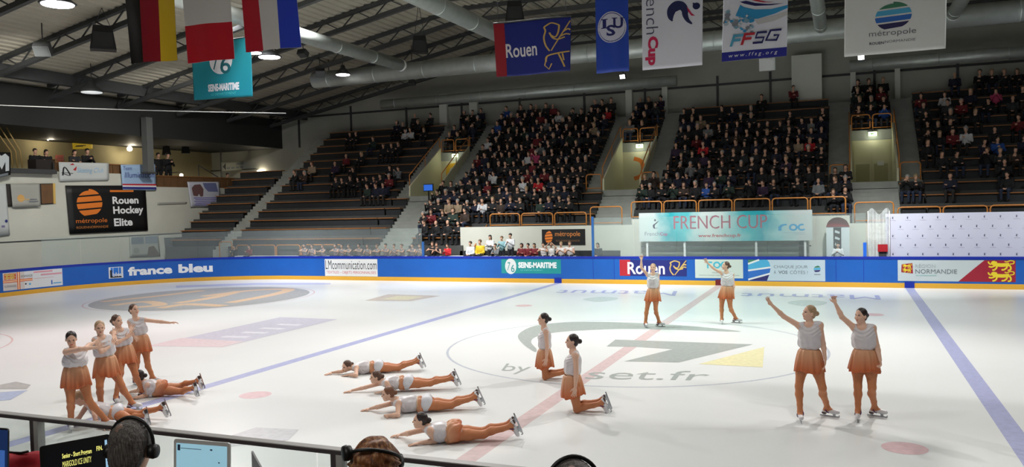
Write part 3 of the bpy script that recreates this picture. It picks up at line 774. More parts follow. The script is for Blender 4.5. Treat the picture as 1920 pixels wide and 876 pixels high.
def duct(a, b, r, label, cap=None, rings=True, capcol=M_WHITE):
    a, b = Vector(a), Vector(b); e = empty('air_duct', (a+b)/2, label, 'duct')
    mb = MB(); mb.tube([a, b], r, M_GALV, 28); mb.build('duct_pipe', e)
    d = (b-a).normalized(); L = (b-a).length
    if rings:
        t = 1.0
        while t < L: mb = MB(); mb.tube([a+d*t, a+d*(t+0.06)], r+0.015, M_GALV, 28); mb.build('duct_joint', e); t += 3.0
    if cap:
        mb = MB(); mb.lathe([(r*1.02, -0.02), (r*1.05, 0.12), (r*0.75, 0.3), (r*0.72, 0.3), (r*0.72, 0.05)], capcol, b, 24, d); mb.build('nozzle', e)
    return e
duct((-27.5, 38.2, 10.85), (12, 38.2, 10.85), 0.45, 'large shiny duct crossing the hall along the far stand', rings=True)
duct((-27.5, 45.3, 10.25), (-8.6, 45.3, 10.25), 0.3, 'thinner dark duct along the top of the back wall, left length')
duct((0.25, 45.3, 10.25), (12, 45.3, 10.25), 0.3, 'thinner dark duct along the top of the back wall, right length')
def yduct(px, py, z, y0, r, label):
    zc = (z-CAM_H); p = at_z(px, py, z); return duct((p.x, y0, z), (p.x, p.y, z), r, label, cap=True)
yduct(750, 122, 10.9, 12, 0.3, 'grey branch duct ending in a white nozzle left of the navy banner')
p = at_y(862, 30, 30); duct((p.x, 12, p.z), (p.x, 37, p.z), 0.36, 'grey branch duct passing behind the navy lamb banner')
yduct(1540, 58, 10.9, 12, 0.26, 'vertical-looking branch duct between the skating federation and white banners')
yduct(1788, 26, 10.9, 12, 0.26, 'branch duct with white nozzle right of the big white banner')
p = at_y(200, 35, 26); duct((p.x, 12, p.z), (p.x, 31, p.z), 0.3, 'grey branch duct behind the black, red and yellow flag')
p0 = at_z(1360, 60, 12.6)
M_LAMP = mat('lamp_glow', (255, 252, 250), 0.5, emit=9.0); M_LAMPB = mat('lamp_glow_blue', (244, 240, 255), 0.5, emit=12.0)
def under_roof(px, py, z, drop):
    for _ in range(30):
        c = at_z(px, py, z)
        if c.z <= roofz(c.x)-drop: break
        z -= 0.15
    return c
def ceiling_lamp(px, py, z, w, label, glow=M_LAMPB, on=True):
    c = under_roof(px, py, z, 1.35); e = empty('ceiling_lamp', c, label, 'lamp')
    mb = MB(); mb.lathe([(w*0.56, 0), (w*0.6, 0.03), (w*0.42, 0.16), (w*0.2, 0.34), (w*0.14, 0.5), (0.02, 0.52)], M_STEEL, c, 24); mb.build('lamp_housing', e)
    mb = MB(); mb.lathe([(w*0.5, -0.03), (w*0.52, 0.0), (w*0.5, 0.02)], glow if on else M_WHITE, c, 24); mb.build('diffuser', e)
    mb = MB(); mb.tube([c+Vector((0, 0, 0.5)), Vector((c.x, c.y, roofz(c.x)-0.05))], 0.02, M_STEEL, 6); mb.build('hanger_rod', e)
    return e
ceiling_lamp(108, 8, 12.0, 1.0, 'big bright ceiling lamp at the top left, left of the flags')
ceiling_lamp(505, 107, 12.0, 0.95, 'bright ceiling lamp just under the red, white and blue flag')
ceiling_lamp(477, 99, 12.0, 0.6, 'bright ceiling lamp at the lower left corner of the striped flag')
ceiling_lamp(643, 140, 11.4, 0.7, 'bright ceiling lamp at the left end of the big duct', M_LAMP)
ceiling_lamp(172, 173, 10.0, 0.9, 'dim low ceiling lamp under the left roof edge', mat('lamp_dim', (220, 224, 224), 0.5, emit=0.6))
UPV = Vector((0, 0, 1))
def floodlight(px, py, z, w, label, aim=(0, -0.5, -1), on=False, body=None):
    c = under_roof(px, py, z, 1.0); e = empty('floodlight', c, label, 'lamp'); d = Vector(aim).normalized(); a = d.cross(UPV).normalized(); b = d.cross(a)
    mb = MB(); mb.obox(c, a*w/2, b*w*0.4, d*w*0.3, body or M_STEEL); mb.build('lamp_housing', e)
    mb = MB(); mb.obox(c+d*(w*0.3+0.01), a*w*0.44, b*w*0.34, d*0.01, M_LAMP if on else body if body else mat('lens_grey', (52, 54, 54), 0.4)); mb.build('diffuser', e)
    mb = MB(); mb.tube([c-d*w*0.25, Vector((c.x, c.y, c.z+w)), Vector((c.x, c.y, roofz(c.x)-0.05))], 0.025, M_STEEL, 6); mb.build('bracket', e)
    return e
floodlight(568, 100, 11.6, 0.45, 'unlit box floodlight right of the striped flag')
floodlight(600, 137, 11.0, 0.5, 'pale spotlight hanging left of the big duct, upper of a pair', (0.5, -0.7, -0.6))
floodlight(617, 149, 11.0, 0.45, 'pale spotlight hanging left of the big duct, lower of a pair', (0.6, -0.6, -0.6))
floodlight(80, 92, 10.6, 0.6, 'pale boxed spotlight below the big lamp at the top left', (0.4, -0.6, -0.7))
floodlight(773, 155, 10.6, 0.36, 'small white box light under the big duct, left of three')
floodlight(1168, 143, 10.3, 0.3, 'small lit spot under the blue banner with the round white emblem', (-0.1, -1, -0.4), True)
floodlight(1615, 107, 10.3, 0.3, 'small lit spot at the bottom edge of the large white banner', (-0.1, -1, -0.4), True)
floodlight(1439, 121, 10.2, 0.75, 'white box unit hanging below the skating federation banner', (0, -1, -0.15), body=M_WHITE)
def hung_speaker(px, py, z, w, label):
    c = under_roof(px, py, z, 1.2); e = empty('loudspeaker', c, label, 'loudspeaker')
    mb = MB(); n = Vector((-c.x, -c.y, 0)).normalized(); s_ = Vector((-n.y, n.x, 0))
    vs = [c+s_*(sx*w*(0.5 if k == 0 else 0.36))+n*(ny*w*(0.34 if k == 0 else 0.26))+Vector((0, 0, k*w*1.0-w/2)) for k in (0, 1) for ny in (-1, 1) for sx in (-1, 1)]
    mb.add(vs, [(0,2,3,1),(4,5,7,6),(0,1,5,4),(1,3,7,5),(3,2,6,7),(2,0,4,6)], M_BLACK); mb.build('cabinet', e)
    mb = MB(); mb.obox(c+n*(w*0.33)-Vector((0, 0, w*0.1)), s_*w*0.38, Vector((0, 0, w*0.3)), n*0.02, mat('grille', (34, 34, 34), 0.8)); mb.build('grille', e)
    mb = MB(); 
    for sx in (-1, 1): mb.tube([c+s_*sx*w*0.3+Vector((0, 0, w/2)), Vector((c.x, c.y, roofz(c.x)-0.05 if c.x > -36.9 else 8.0))], 0.015, M_STEEL, 5)
    mb.build('hanger_rod', e); return e
hung_speaker(193, 72, 11.2, 0.95, 'black loudspeaker hanging left of the black, red and yellow flag')
hung_speaker(787, 84, 11.4, 0.8, 'black loudspeaker hanging above the big duct')
hung_speaker(965, 22, 11.2, 0.75, 'black loudspeaker above the navy lamb banner')
hung_speaker(312, 283, 8.0, 0.0+0.55, 'black lantern speaker over the balcony, left one of two')
hung_speaker(348, 280, 8.0, 0.55, 'black lantern speaker over the balcony, right one of two')

# ================================================================== HANGING FLAGS AND BANNERS
def banner(name, label, cat, corners, Y, draw, base, wave=0.03, vs=1.0, group=None):
    """corners: picture positions of top-left, top-right, bottom-left, bottom-right on the plane y = Y"""
    A, B, C, D = [at_y(x, y, Y) for x, y in corners]
    def surf(u, v, l):
        p = C*(1-u)*(1-v)+D*u*(1-v)+A*(1-u)*v+B*u*v
        ph = hash_(name+label)
        return (p.x, Y+wave*math.sin(ph+7*u+1.5*v)*(1.0-0.6*v)-l, p.z)
    w = (B-A).length; h = (A-C).length
    e = empty(name, (C+D)/2, label, cat, group)
    mb = MB(); mb.grid(lambda u, v: surf(u, v, 0), 60, 24, base); mb.build('cloth', e, solid=0.004)
    a = Art(); draw(a, w, h)
    if a.items: a.build('print', lambda u, v, l: surf(u, v*vs, l), e, lift=0.006, dl=0.0003, maxe=0.06)
    mb = MB(); tp = [Vector(surf(t/8, 1.0, 0)) for t in range(9)]; mb.tube(tp, 0.02, M_STEEL, 6); mb.build('top_bar', e)
    mb = MB()
    for t in (0.06, 0.94):
        q = Vector(surf(t, 1, 0)); mb.tube([q, Vector((q.x, q.y, roofz(q.x)-0.08))], 0.008, M_STEEL, 5)
    mb.build('hanging_wire', e)
    return e
def hash_(s): return sum(ord(c)*(i+1) for i, c in enumerate(s)) % 628/100.0
def stripes_v(cols):
    def f(a, w, h):
        n = len(cols)
        for i, c in enumerate(cols):
            a.items.append(([(i/n+(k/8)/n, v/10) for v in range(11) for k in range(9)], [(j*9+k, j*9+k+1, (j+1)*9+k+1, (j+1)*9+k) for j in range(10) for k in range(8)], c, 1))
    return f
def satin(nm, c): return mat(nm, c, 0.42, bump=0.25, bscale=3.0)
FY = 19.5
banner('flag', 'hanging flag of black, red and yellow vertical stripes', 'flag', ((224, -130), (322, -150), (243, 119), (331, 113)), FY,
       stripes_v([satin('flag_black', (12, 12, 12)), satin('flag_crimson', (150, 16, 38)), satin('flag_yellow', (222, 186, 40))]), M_BLACK, 0.07)
def french(a, w, h):
    cols = [satin('flag_red', (190, 22, 40)), satin('flag_white', (206, 204, 200)), satin('flag_blue', (30, 60, 170))]
    for i, c in enumerate(cols):
        a.items.append(([(k/10, (i+v/6)/3.0) for v in range(7) for k in range(11)], [(j*11+k, j*11+k+1, (j+1)*11+k+1, (j+1)*11+k) for j in range(6) for k in range(10)], c, 1))
banner('flag', 'hanging flag with white band above a red band', 'flag', ((334, -92), (425, -100), (351, 119), (438, 110)), FY, french, M_WHITE, 0.05)
banner('flag', 'hanging flag of red, white and blue vertical stripes', 'flag', ((443, -110), (545, -118), (460, 98), (563, 88)), FY,
       stripes_v([satin('flag_red2', (180, 26, 46)), satin('flag_white', (206, 204, 200)), satin('flag_blue2', (40, 66, 190))]), M_WHITE, 0.06)
def seine_b(a, w, h):
    a.disc(.5, .66, .19, .24, K_WHITE); a.text('7', .37, .5, .49, .86, ink(16, 96, 104), shear=.25); a.text('6', .49, .42, .66, .74, ink(16, 96, 104), bold=.01)
    a.text('SEINE-MARITIME', .26, .13, .79, .26, K_WHITE, bold=.05); a.text('LE DEPARTEMENT', .31, .06, .74, .1, ink(80, 190, 190))
banner('banner', 'teal banner with white number disc hanging behind the flags', 'banner', ((358, 84), (470, 68), (363, 188), (473, 181)), 25, seine_b, mat('teal_cloth', (14, 128, 140), 0.6), 0.03)
def rouen_b(a, w, h):
    a.rect(0, 0, .14, 1, ink(150, 20, 36)); a.text('Rouen', .14, .34, .56, .6, ink(222, 218, 220), bold=.015)
    sheep(a, lambda u, v: (.64+.36*u, .36+.56*v), .022, K_GOLD)
    a.curve([(.68, .2), (.7, .3), (.84, .34), (.99, .36)], .025, K_GOLD); a.stroke([(.7, .3), (.66, .14), (.72, .06), (.76, .16)], .018, K_GOLD); a.stroke([(.85, .33), (.9, .18), (.93, .08)], .022, K_GOLD); a.stroke([(.9, .33), (.92, .2)], .02, K_GOLD)
banner('banner', 'navy banner with red edge, white lettering and golden lamb', 'banner', ((925, 44), (1070, 30), (933, 145), (1070, 133)), FY, rouen_b, mat('navy_cloth', (18, 34, 120), 0.6), 0.06)
def isu(a, w, h):
    e = .265; a.disc(.5, e*0+.62, .44, .215, ink(196, 198, 214)); k = circle_pts(0, 0, 1, 48)
    a.stroke([(.5+.40*x, .62+.195*y) for x, y in k], .012, ink(40, 50, 130), True)
    a.text('I', .22, .61, .34, .735, ink(22, 28, 96), bold=.05); a.text('S', .34, .5, .62, .65, ink(22, 28, 96), bold=.03); a.text('U', .56, .6, .84, .745, ink(22, 28, 96), bold=.03)
    for x0, x1, y in ((.17, .39, .61), (.17, .39, .727), (.52, .68, .735), (.75, .89, .735)): a.rect(x0, y, x1, y+.012, ink(22, 28, 96))
banner('banner', 'narrow blue banner with a round white letter emblem', 'banner', ((1114, -86), (1176, -90), (1118, 138), (1179, 133)), FY, isu, mat('blue_cloth', (28, 66, 168), 0.5), 0.04, 0.61)
def fcup_v(a, w, h):
    g = ink(70, 74, 100); r_ = ink(196, 30, 80); n_ = ink(24, 34, 80)
    a.text('French', .07, .525, .27, 1.30, g, rot=3, bold=-.01)
    a.text('Cup', .05, .06, .27, .49, r_, rot=3, bold=.05)
    a.curve([(.51, .69), (.46, .76), (.47, .86), (.56, .92), (.66, .9), (.71, .84), (.72, .76), (.76, .68), (.83, .62)], [.02+.10*math.sin(math.pi*i/80) for i in range(81)], n_, 10)
    a.poly([(.51, .7), (.46, .78), (.47, .86), (.55, .92), (.66, .9), (.7, .84), (.62, .84), (.56, .82), (.53, .77)], n_)
    a.poly([(.74, .88), (.77, .8), (.82, .74), (.88, .735), (.82, .78), (.78, .84)], r_); a.disc(.9, .875, .06, .05, n_, 20); a.poly([(.84, .93), (.85, .86), (.92, .91)], n_)
banner('banner', 'white banner with sideways lettering and a dark swirl', 'banner', ((1203, -42), (1318, -54), (1205, 132), (1317, 122)), FY, fcup_v, mat('white_cloth', (214, 216, 226), 0.6), 0.012, 0.726)
def ffsg(a, w, h):
    nv = ink(20, 26, 90); bl = ink(40, 140, 190)
    a.rect(0, 0, 1, .155, ink(20, 26, 130)); a.text('www.ffsg.org', .11, .04, .86, .12, K_WHITE, shear=.2, space=1.5)
    a.poly([(.2, .76), (.27, .94), (.34, .89), (.5, .84), (.75, .825), (1, .87), (1, .82), (.8, .74), (.55, .68), (.4, .68)], bl)
    a.poly([(.26, .99), (.34, .95), (.5, .9), (.75, .89), (.94, .905), (.7, .915), (.5, .95), (.36, 1)], nv); a.poly([(.44, 1), (.62, .95), (.8, .935), (.66, .96), (.54, 1)], ink(180, 30, 50))
    a.poly([(.5, .66), (.8, .71), (1, .78), (1, .7), (.8, .62), (.55, .58)], ink(190, 190, 190))
    rr = random.Random(3)
    for i in range(46):
        t = rr.random(); x = .03+.45*t+rr.uniform(-.03, .03); y = .76-.2*t+rr.uniform(-.13, .11); s_ = rr.uniform(.01, .05)
        a.disc(min(.95, max(.03, x)), y, s_, s_*.8, rr.choice((bl, ink(120, 160, 180), ink(170, 184, 192), ink(120, 126, 134))), 7, rr.random())
    for x, y in ((.25, .7), (.38, .74), (.3, .64), (.1, .66)): a.poly([(x-.03, y), (x, y+.012), (x+.03, y), (x, y-.012)], K_WHITE); a.poly([(x-.01, y), (x, y+.035), (x+.01, y), (x, y-.035)], K_WHITE)
    F = [(0, 0), (.25, 0), (.25, .4), (.85, .4), (.85, .62), (.25, .62), (.25, .78), (1, .78), (1, 1), (0, 1)]
    sl = lambda pts, x0, y0, ww, hh: [(x0+ww*u+.055*v, y0+hh*v) for u, v in pts]
    a.poly(sl(F, .12, .24, .17, .2), ink(70, 150, 180)); a.poly(sl(F, .29, .25, .17, .2), ink(176, 30, 46))
    st = lambda pts, x0, y0, ww, hh: a.stroke([(x0+ww*u+.055*v, y0+hh*v) for u, v in pts], .038, nv)
    st([(0, 0), (.9, 0), (.9, .48), (.1, .5), (.1, 1), (1, 1)], .48, .27, .16, .17); st([(1, 1), (.08, 1), (.0, .05), (.9, 0), (.92, .48), (.5, .48)], .68, .29, .18, .17)
banner('banner', 'white and blue ice sport federation banner with a dark blue web address strip', 'banner', ((1357, -20), (1478, -30), (1353, 116), (1475, 105)), FY, ffsg, mat('white_cloth', (214, 216, 226), 0.6), 0.012, 0.815)
def metro(a, w, h):
    ball_logo(a, .49, .70, .18, .255, (K_GRN, K_LB, K_MB, ink(34, 30, 80)), None)
    a.text('métropole', .25, .31, .715, .45, K_GREYT); a.text('ROUEN', .255, .185, .40, .235, ink(70, 74, 84), bold=.02); a.text('NORMANDIE', .41, .20, .71, .25, ink(120, 124, 130))
banner('banner', 'large white banner with striped blue globe at the top right', 'banner', ((1584, -50), (1776, -66), (1583, 107), (1773, 91)), FY, metro, mat('white_cloth2', (214, 216, 214), 0.6), 0.012, 0.63)

# ================================================================== SIGNS ALONG THE FAR SIDE
def sign(name, label, cat, x0, x1, y0, y1, z0, z1, draw, base, frame=None, thick=0.03):
    """flat panel facing the ice on the plane y = y0, spanning picture columns x0..x1"""
    X0, X1 = at_y(x0, y1, y0).x, at_y(x1, y1, y0).x
    e = empty(name, ((X0+X1)/2, y0, z0), label, cat)
    mb = MB(); mb.box((X0, y0, z0), (X1, y0+thick, z1), base); mb.build('panel', e)
    a = Art(); draw(a, X1-X0, z1-z0)
    if a.items: a.build('print', lambda u, v, l: (X0+(X1-X0)*u, y0-l, z0+(z1-z0)*v), e, lift=0.002, dl=0.0002)
    return e, X0, X1
def cupbanner(a, w, h):
    # cloudy turquoise fields are printed: colour cells
    pass
M_CUPB = bpy.data.materials.new('cup_banner_print'); M_CUPB.use_nodes = True
nt = M_CUPB.node_tree; b = nt.nodes['Principled BSDF']; b.inputs['Roughness'].default_value = 0.6
tc = nt.nodes.new('ShaderNodeTexCoord'); sx = nt.nodes.new('ShaderNodeSeparateXYZ'); nt.links.new(tc.outputs['Generated'], sx.inputs[0])
nz = nt.nodes.new('ShaderNodeTexNoise'); nz.inputs['Scale'].default_value = 1.6; nt.links.new(tc.outputs['Object'], nz.inputs['Vector'])
ma = nt.nodes.new('ShaderNodeMath'); ma.operation = 'MULTIPLY_ADD'; nt.links.new(nz.outputs['Fac'], ma.inputs[0]); ma.inputs[1].default_value = 0.16; nt.links.new(sx.outputs['X'], ma.inputs[2])
cr = nt.nodes.new('ShaderNodeValToRGB'); nt.links.new(ma.outputs[0], cr.inputs[0]); el = cr.color_ramp.elements
stops = [(0.05, (196, 202, 200)), (0.17, (190, 204, 202)), (0.27, (16, 158, 168)), (0.36, (84, 182, 188)), (0.46, (206, 214, 210)), (0.58, (200, 214, 210)), (0.72, (44, 170, 178)), (0.82, (14, 150, 166)), (0.9, (150, 196, 198)), (1.0, (186, 194, 192))]
while len(el) < len(stops): el.new(0.5)
for q, (t, c) in zip(el, stops): q.position = t; q.color = rgb(*c)
nt.links.new(cr.outputs[0], b.inputs['Base Color'])
def swirl(a, x, y, sx_, sy_, c1):
    a.curve([(x+sx_*.35, y+sy_*.35), (x+.0, y+sy_*.1), (x-sx_*.3, y-sy_*.1), (x-sx_*.2, y-sy_*.42), (x+sx_*.2, y-sy_*.36)], [sx_*(.06+.22*math.sin(math.pi*i/32)) for i in range(33)], c1, 8); a.disc(x-sx_*.12, y+sy_*.42, sx_*.13, sy_*.11, c1, 12)
def cup_draw(a, w, h):
    a.items.clear(); swirl(a, .105, .6, .045, .34, ink(20, 24, 60)); a.text('French', .035, .2, .125, .34, ink(130, 130, 140)); a.text('Cup', .128, .17, .175, .32, ink(150, 80, 120), bold=.03)
    a.text('FRENCH CUP', .215, .42, .755, .87, ink(186, 60, 96), bold=-.012); a.text('FRENCH CUP', .212, .43, .752, .88, ink(150, 78, 96), bold=-.016)
    a.text('www.frenchcup.fr', .358, .1, .608, .25, ink(176, 70, 70), bold=.02)
    f = lambda p, q: (.815+p*.15, .33+q*.22); k = [math.radians(d) for d in range(0, 361, 20)]; c = ink(50, 150, 196)
    a.poly([f(0, 0), f(.12, 0), f(.12, .5), f(.2, .75), f(.32, .8), f(.3, 1.02), f(.12, .95), f(0, .6)], c)
    for cx, ks in ((.55, k), (.86, k[3:-2])):
        vs = [f(cx+r*math.cos(q), .48+r*3.3*math.sin(q)) for q in ks for r in (.16, .085)]
        a.items.append((vs, [(2*i, 2*i+2, 2*i+3, 2*i+1) for i in range(len(ks)-1)], c, a._next()))
    a.rect(.84, .255, .96, .268, ink(150, 170, 180)); a.rect(.9, .2, .96, .212, ink(150, 170, 180))
sign('banner', 'long turquoise and white cup banner below the guard rail', 'banner', 1198, 1523, 35.9, 408, 1.77, 3.05, cup_draw, M_CUPB)
def metro_b(a, w, h):
    ball_logo(a, .16, .5, .09, .38, (K_ORNG, K_ORNG, K_ORNG, K_ORNG), None); a.text('métropole', .31, .46, .89, .86, ink(210, 130, 60)); a.text('ROUENNORMANDIE', .33, .2, .88, .32, ink(120, 86, 56))
sign('sign', 'black sign with orange striped ball on the white wall under the rails', 'sign', 1016, 1097, 36.27, 440, 1.62, 2.36, metro_b, M_BLACK)
# photo wall with rows of small printed swirls
e, X0, X1 = sign('photo_backdrop', 'long white backdrop wall printed with rows of small dark swirls', 'backdrop', 1660, 2010, 35.55, 420, 0.35, 2.83, lambda a, w, h: None, mat('backdrop_white', (206, 206, 222), 0.6))
a = Art(); w = X1-X0
for r in range(7):
    for c in range(14):
        x = X0+0.28+0.53*c+(0.27 if r % 2 else 0); z = 2.66-0.36*r
        if x > X1-0.15: continue
        a.poly([(x-.02, z-.04), (x-.04, z-.0), (x-.022, z+.022), (x+.03, z+.045), (x-.0, z+.008), (x-.007, z-.022), (x+.022, z-.04)], ink(60, 62, 92)); a.disc(x-.022, z+.045, .012, .012, ink(60, 62, 92), 8)
        a.text('FrenchCup', x-.1, z-.115, x+.1, z-.085, ink(140, 120, 150))
a.build('print', lambda u, v, l: (u, 35.55-l, v), e, lift=0.004, dl=0.00001)
# crew entrance hut beside the backdrop: white panel with a vertical black strip and red domed top
M_DRED = mat('helmet_red', (120, 24, 28), 0.35)
P0 = at_y(1571, 450, 35.8)
e = empty('display_stand', (P0.x, 35.8, 0.32), 'white display panel with vertical black lettering under a dark red dome', 'display')
mb = MB(); mb.box((P0.x-0.44, 35.8, 0.32), (P0.x+0.44, 35.95, 2.35), mat('display_white', (196, 204, 206), 0.5)); mb.build('panel', e)
a = Art(); a.rect(-.17, .7, .13, 2.3, K_BLK)
for i in range(6): a.poly([(-.1, 2.2-.26*i), (.08, 2.12-.26*i), (.06, 2.04-.26*i), (-.12, 2.1-.26*i)], K_PALE)
a.build('print', lambda u, v, l: (P0.x+u, 35.8-l, v), e, lift=.004)
mb = MB(); mb.grid(lambda u, v: (P0.x+0.42*math.cos(math.pi*u)*math.cos(v*math.pi/2), 36.02-0.22+0.42*math.sin(v*math.pi/2)*0.5, 2.36+0.36*math.sin(math.pi*u)*math.cos(v*math.pi/2)), 20, 8, M_DRED); mb.box((P0.x-0.44, 35.78, 2.33), (P0.x+0.44, 36.05, 2.38), M_DRED); mb.build('dome', e, 'dark red domed top')
# frames below the long banner
mb = MB()
for xp in (1214, 1284, 1418, 1510): x = at_y(xp, 470, 36.0).x; mb.box((x-0.045, 35.96, 0.32), (x+0.045, 36.05, 1.77), M_WHITE)
mb.box((-8.55, 35.97, 1.52), (-1.35, 36.03, 1.57), M_STEEL)
mb.build('shelter', None, 'white posts and dark bar of the bench shelter under the cup banner', 'shelter')
mb = MB(); x = at_y(1509, 470, 36.02).x; mb.box((x-0.22, 36.02, 0.32), (x+0.0, 36.2, 1.75), M_BLACK); mb.build('cabinet', None, 'tall black cabinet under the right end of the cup banner', 'cabinet')
p = at_y(1654, 476, 35.35); mb = MB(); mb.box((p.x-0.16, 35.2, 1.34), (p.x+0.2, 35.45, 1.62), mat('crate_red', (170, 24, 34), 0.5)); mb.box((p.x-0.14, 35.22, 1.62), (p.x+0.18, 35.43, 1.63), M_DRED); mb.box((p.x-0.12, 35.25, 0.32), (p.x+0.16, 35.4, 1.34), M_STEEL); mb.build('crate', None, 'red crate on a stand at the left end of the white backdrop', 'crate')
p = at_y(803, 352, 39.0); mb = MB(); mb.box((p.x-0.26, 38.97, p.z-0.16), (p.x+0.26, 39.02, p.z+0.16), mat('screen_blue', (50, 110, 220), 0.4, emit=0.35)); mb.box((p.x-0.3, 39.0, p.z-0.2), (p.x+0.3, 39.05, p.z+0.2), M_BLACK); mb.box((p.x-0.03, 39.0, rowz(3)-0.0), (p.x+0.03, 39.05, p.z), M_BLACK); mb.build('monitor', None, 'small bright blue screen on a pole below the left entrance', 'monitor')

M_NET = bpy.data.materials.new('white_net'); M_NET.use_nodes = True; nt = M_NET.node_tree; nt.nodes.clear()
o_ = nt.nodes.new('ShaderNodeOutputMaterial'); mx = nt.nodes.new('ShaderNodeMixShader'); t_ = nt.nodes.new('ShaderNodeBsdfTransparent'); d_ = nt.nodes.new('ShaderNodeBsdfDiffuse'); d_.inputs[0].default_value = (.75, .78, .78, 1)
tc = nt.nodes.new('ShaderNodeTexCoord'); nz = nt.nodes.new('ShaderNodeTexNoise'); nz.inputs['Scale'].default_value = 3; nt.links.new(tc.outputs['Object'], nz.inputs[0]); mr = nt.nodes.new('ShaderNodeMapRange'); mr.inputs[3].default_value = .15; mr.inputs[4].default_value = .75; nt.links.new(nz.outputs['Fac'], mr.inputs[0])
nt.links.new(mr.outputs[0], mx.inputs[0]); nt.links.new(t_.outputs[0], mx.inputs[1]); nt.links.new(d_.outputs[0], mx.inputs[2]); nt.links.new(mx.outputs[0], o_.inputs[0])
A_, B_ = at_y(1628, 440, 35.3), at_y(1668, 440, 35.3); e = empty('net', ((A_.x+B_.x)/2, 35.3, .32), 'white sheer net hanging at the left end of the swirl backdrop', 'net')
mb = MB(); mb.grid(lambda u, v: (A_.x+(B_.x-A_.x)*u, 35.3+.05*math.sin(20*u), .32+(2.95+.12*math.sin(9*u)-.32)*v), 30, 4, M_NET); mb.build('mesh', e)
mb = MB(); mb.tube([Vector((A_.x, 35.35, .32)), Vector((A_.x, 35.35, 2.95)), Vector((B_.x, 35.35, 2.95)), Vector((B_.x, 35.35, .32))], .02, M_WHITE, 6); mb.build('frame', e)
# ================================================================== BENCHES AND GUARD RAILS
ORD = ['front', 'second', 'third', 'fourth', 'fifth', 'sixth', 'seventh', 'eighth', 'ninth', 'tenth', 'eleventh', 'twelfth', 'thirteenth', 'top']
def bench(x0, x1, k, where):
    e = empty('bench', ((x0+x1)/2, rowy(k)+0.1, rowz(k)), 'wooden bench, %s row of the %s' % (ORD[k], where), 'bench', 'spectator benches')
    zs = rowz(k)+0.40; mb = MB(); mb.box((x0+0.03, rowy(k)-0.02, zs-0.05), (x1-0.03, rowy(k)+0.36, zs), M_BENCH); mb.build('seat_plank', e)
    mb = MB(); mb.box((x0+0.05, rowy(k)+0.06, rowz(k)), (x1-0.05, rowy(k)+0.1, zs-0.05), M_DARK); mb.build('front_panel', e)
    return e
for k in range(0, 9): bench(-36.8, -33.35, k, 'short block by the left wall')
for nm, (x0, x1, k0) in BLK.items():
    for k in range(k0, NROW): bench(x0, x1, k, nm+' block')
for k in (0, 1): bench(BLK['middle'][0], -17.7, k, 'middle block, lower left')
for i, xv in enumerate(XV):
    for k in range(VT, NROW): bench(xv-VW, xv+VW, k, 'small block over the %s entrance' % ('left', 'middle', 'right')[i])
    for k in range(0 if i == 0 else 2, VK): bench(xv-VW-SW, xv-VW, k, 'side seats left of the %s entrance' % ('left', 'middle', 'right')[i])
    for k in range(0 if i == 0 else 2 if i == 2 else 3, VK): bench(xv+VW, xv+VW+SW, k, 'side seats right of the %s entrance' % ('left', 'middle', 'right')[i])
def rail(a, b, h, label, r=0.03, mid=True, group='orange guard rails'):
    """rounded rectangular frame of bent tube standing on the line a-b"""
    a, b = Vector(a), Vector(b); up = Vector((0, 0, h)); d = (b-a).normalized(); c = 0.12
    pts = [a, a+up*0.5, a+up-Vector((0, 0, c)), a+up-Vector((0, 0, c*.3))+d*c*.3, a+up+d*c, b+up-d*c, b+up-Vector((0, 0, c*.3))-d*c*.3, b+up-Vector((0, 0, c)), b+up*0.5, b]
    mb = MB(); mb.tube(pts, r, M_ORANGE, 8); 
    if mid: mb.tube([a+up*0.12, b+up*0.12], r*0.8, M_ORANGE, 8)
    return mb.build('guard_rail', None, label, 'railing', group)
def rail_run(pxs, Y, z, h, what):
    for i in range(len(pxs)-1):
        x0, x1 = at_y(pxs[i], 400, Y).x+0.05, at_y(pxs[i+1], 400, Y).x-0.05
        rail((x0, Y, z), (x1, Y, z), h, 'orange guard rail, %s from the left on the %s' % (ORD[i] if i else 'first', what))
rail_run((917, 976, 1038, 1101), 36.36, 2.52, 0.62, 'white wall over the black ball sign')
rail_run((1105, 1168), 36.36, 2.52, 0.85, 'foot of the middle entrance steps')
rail_run((1182, 1243, 1308, 1375, 1446, 1517, 1588), 36.38, 2.78, 0.78, 'wall over the cup banner')
rail_run((1600, 1678), 36.34, 2.45, 0.85, 'foot of the right entrance steps')
rail_run((1681, 1766, 1854, 1950), 36.34, 2.45, 0.62, 'wall over the white backdrop')
rail_run((440, 515, 562, 640), 36.0, 0.70, 1.0, 'corridor before the left block')
rail_run((408, 434), 36.0, 0.70, 1.2, 'corridor beside the short left block')
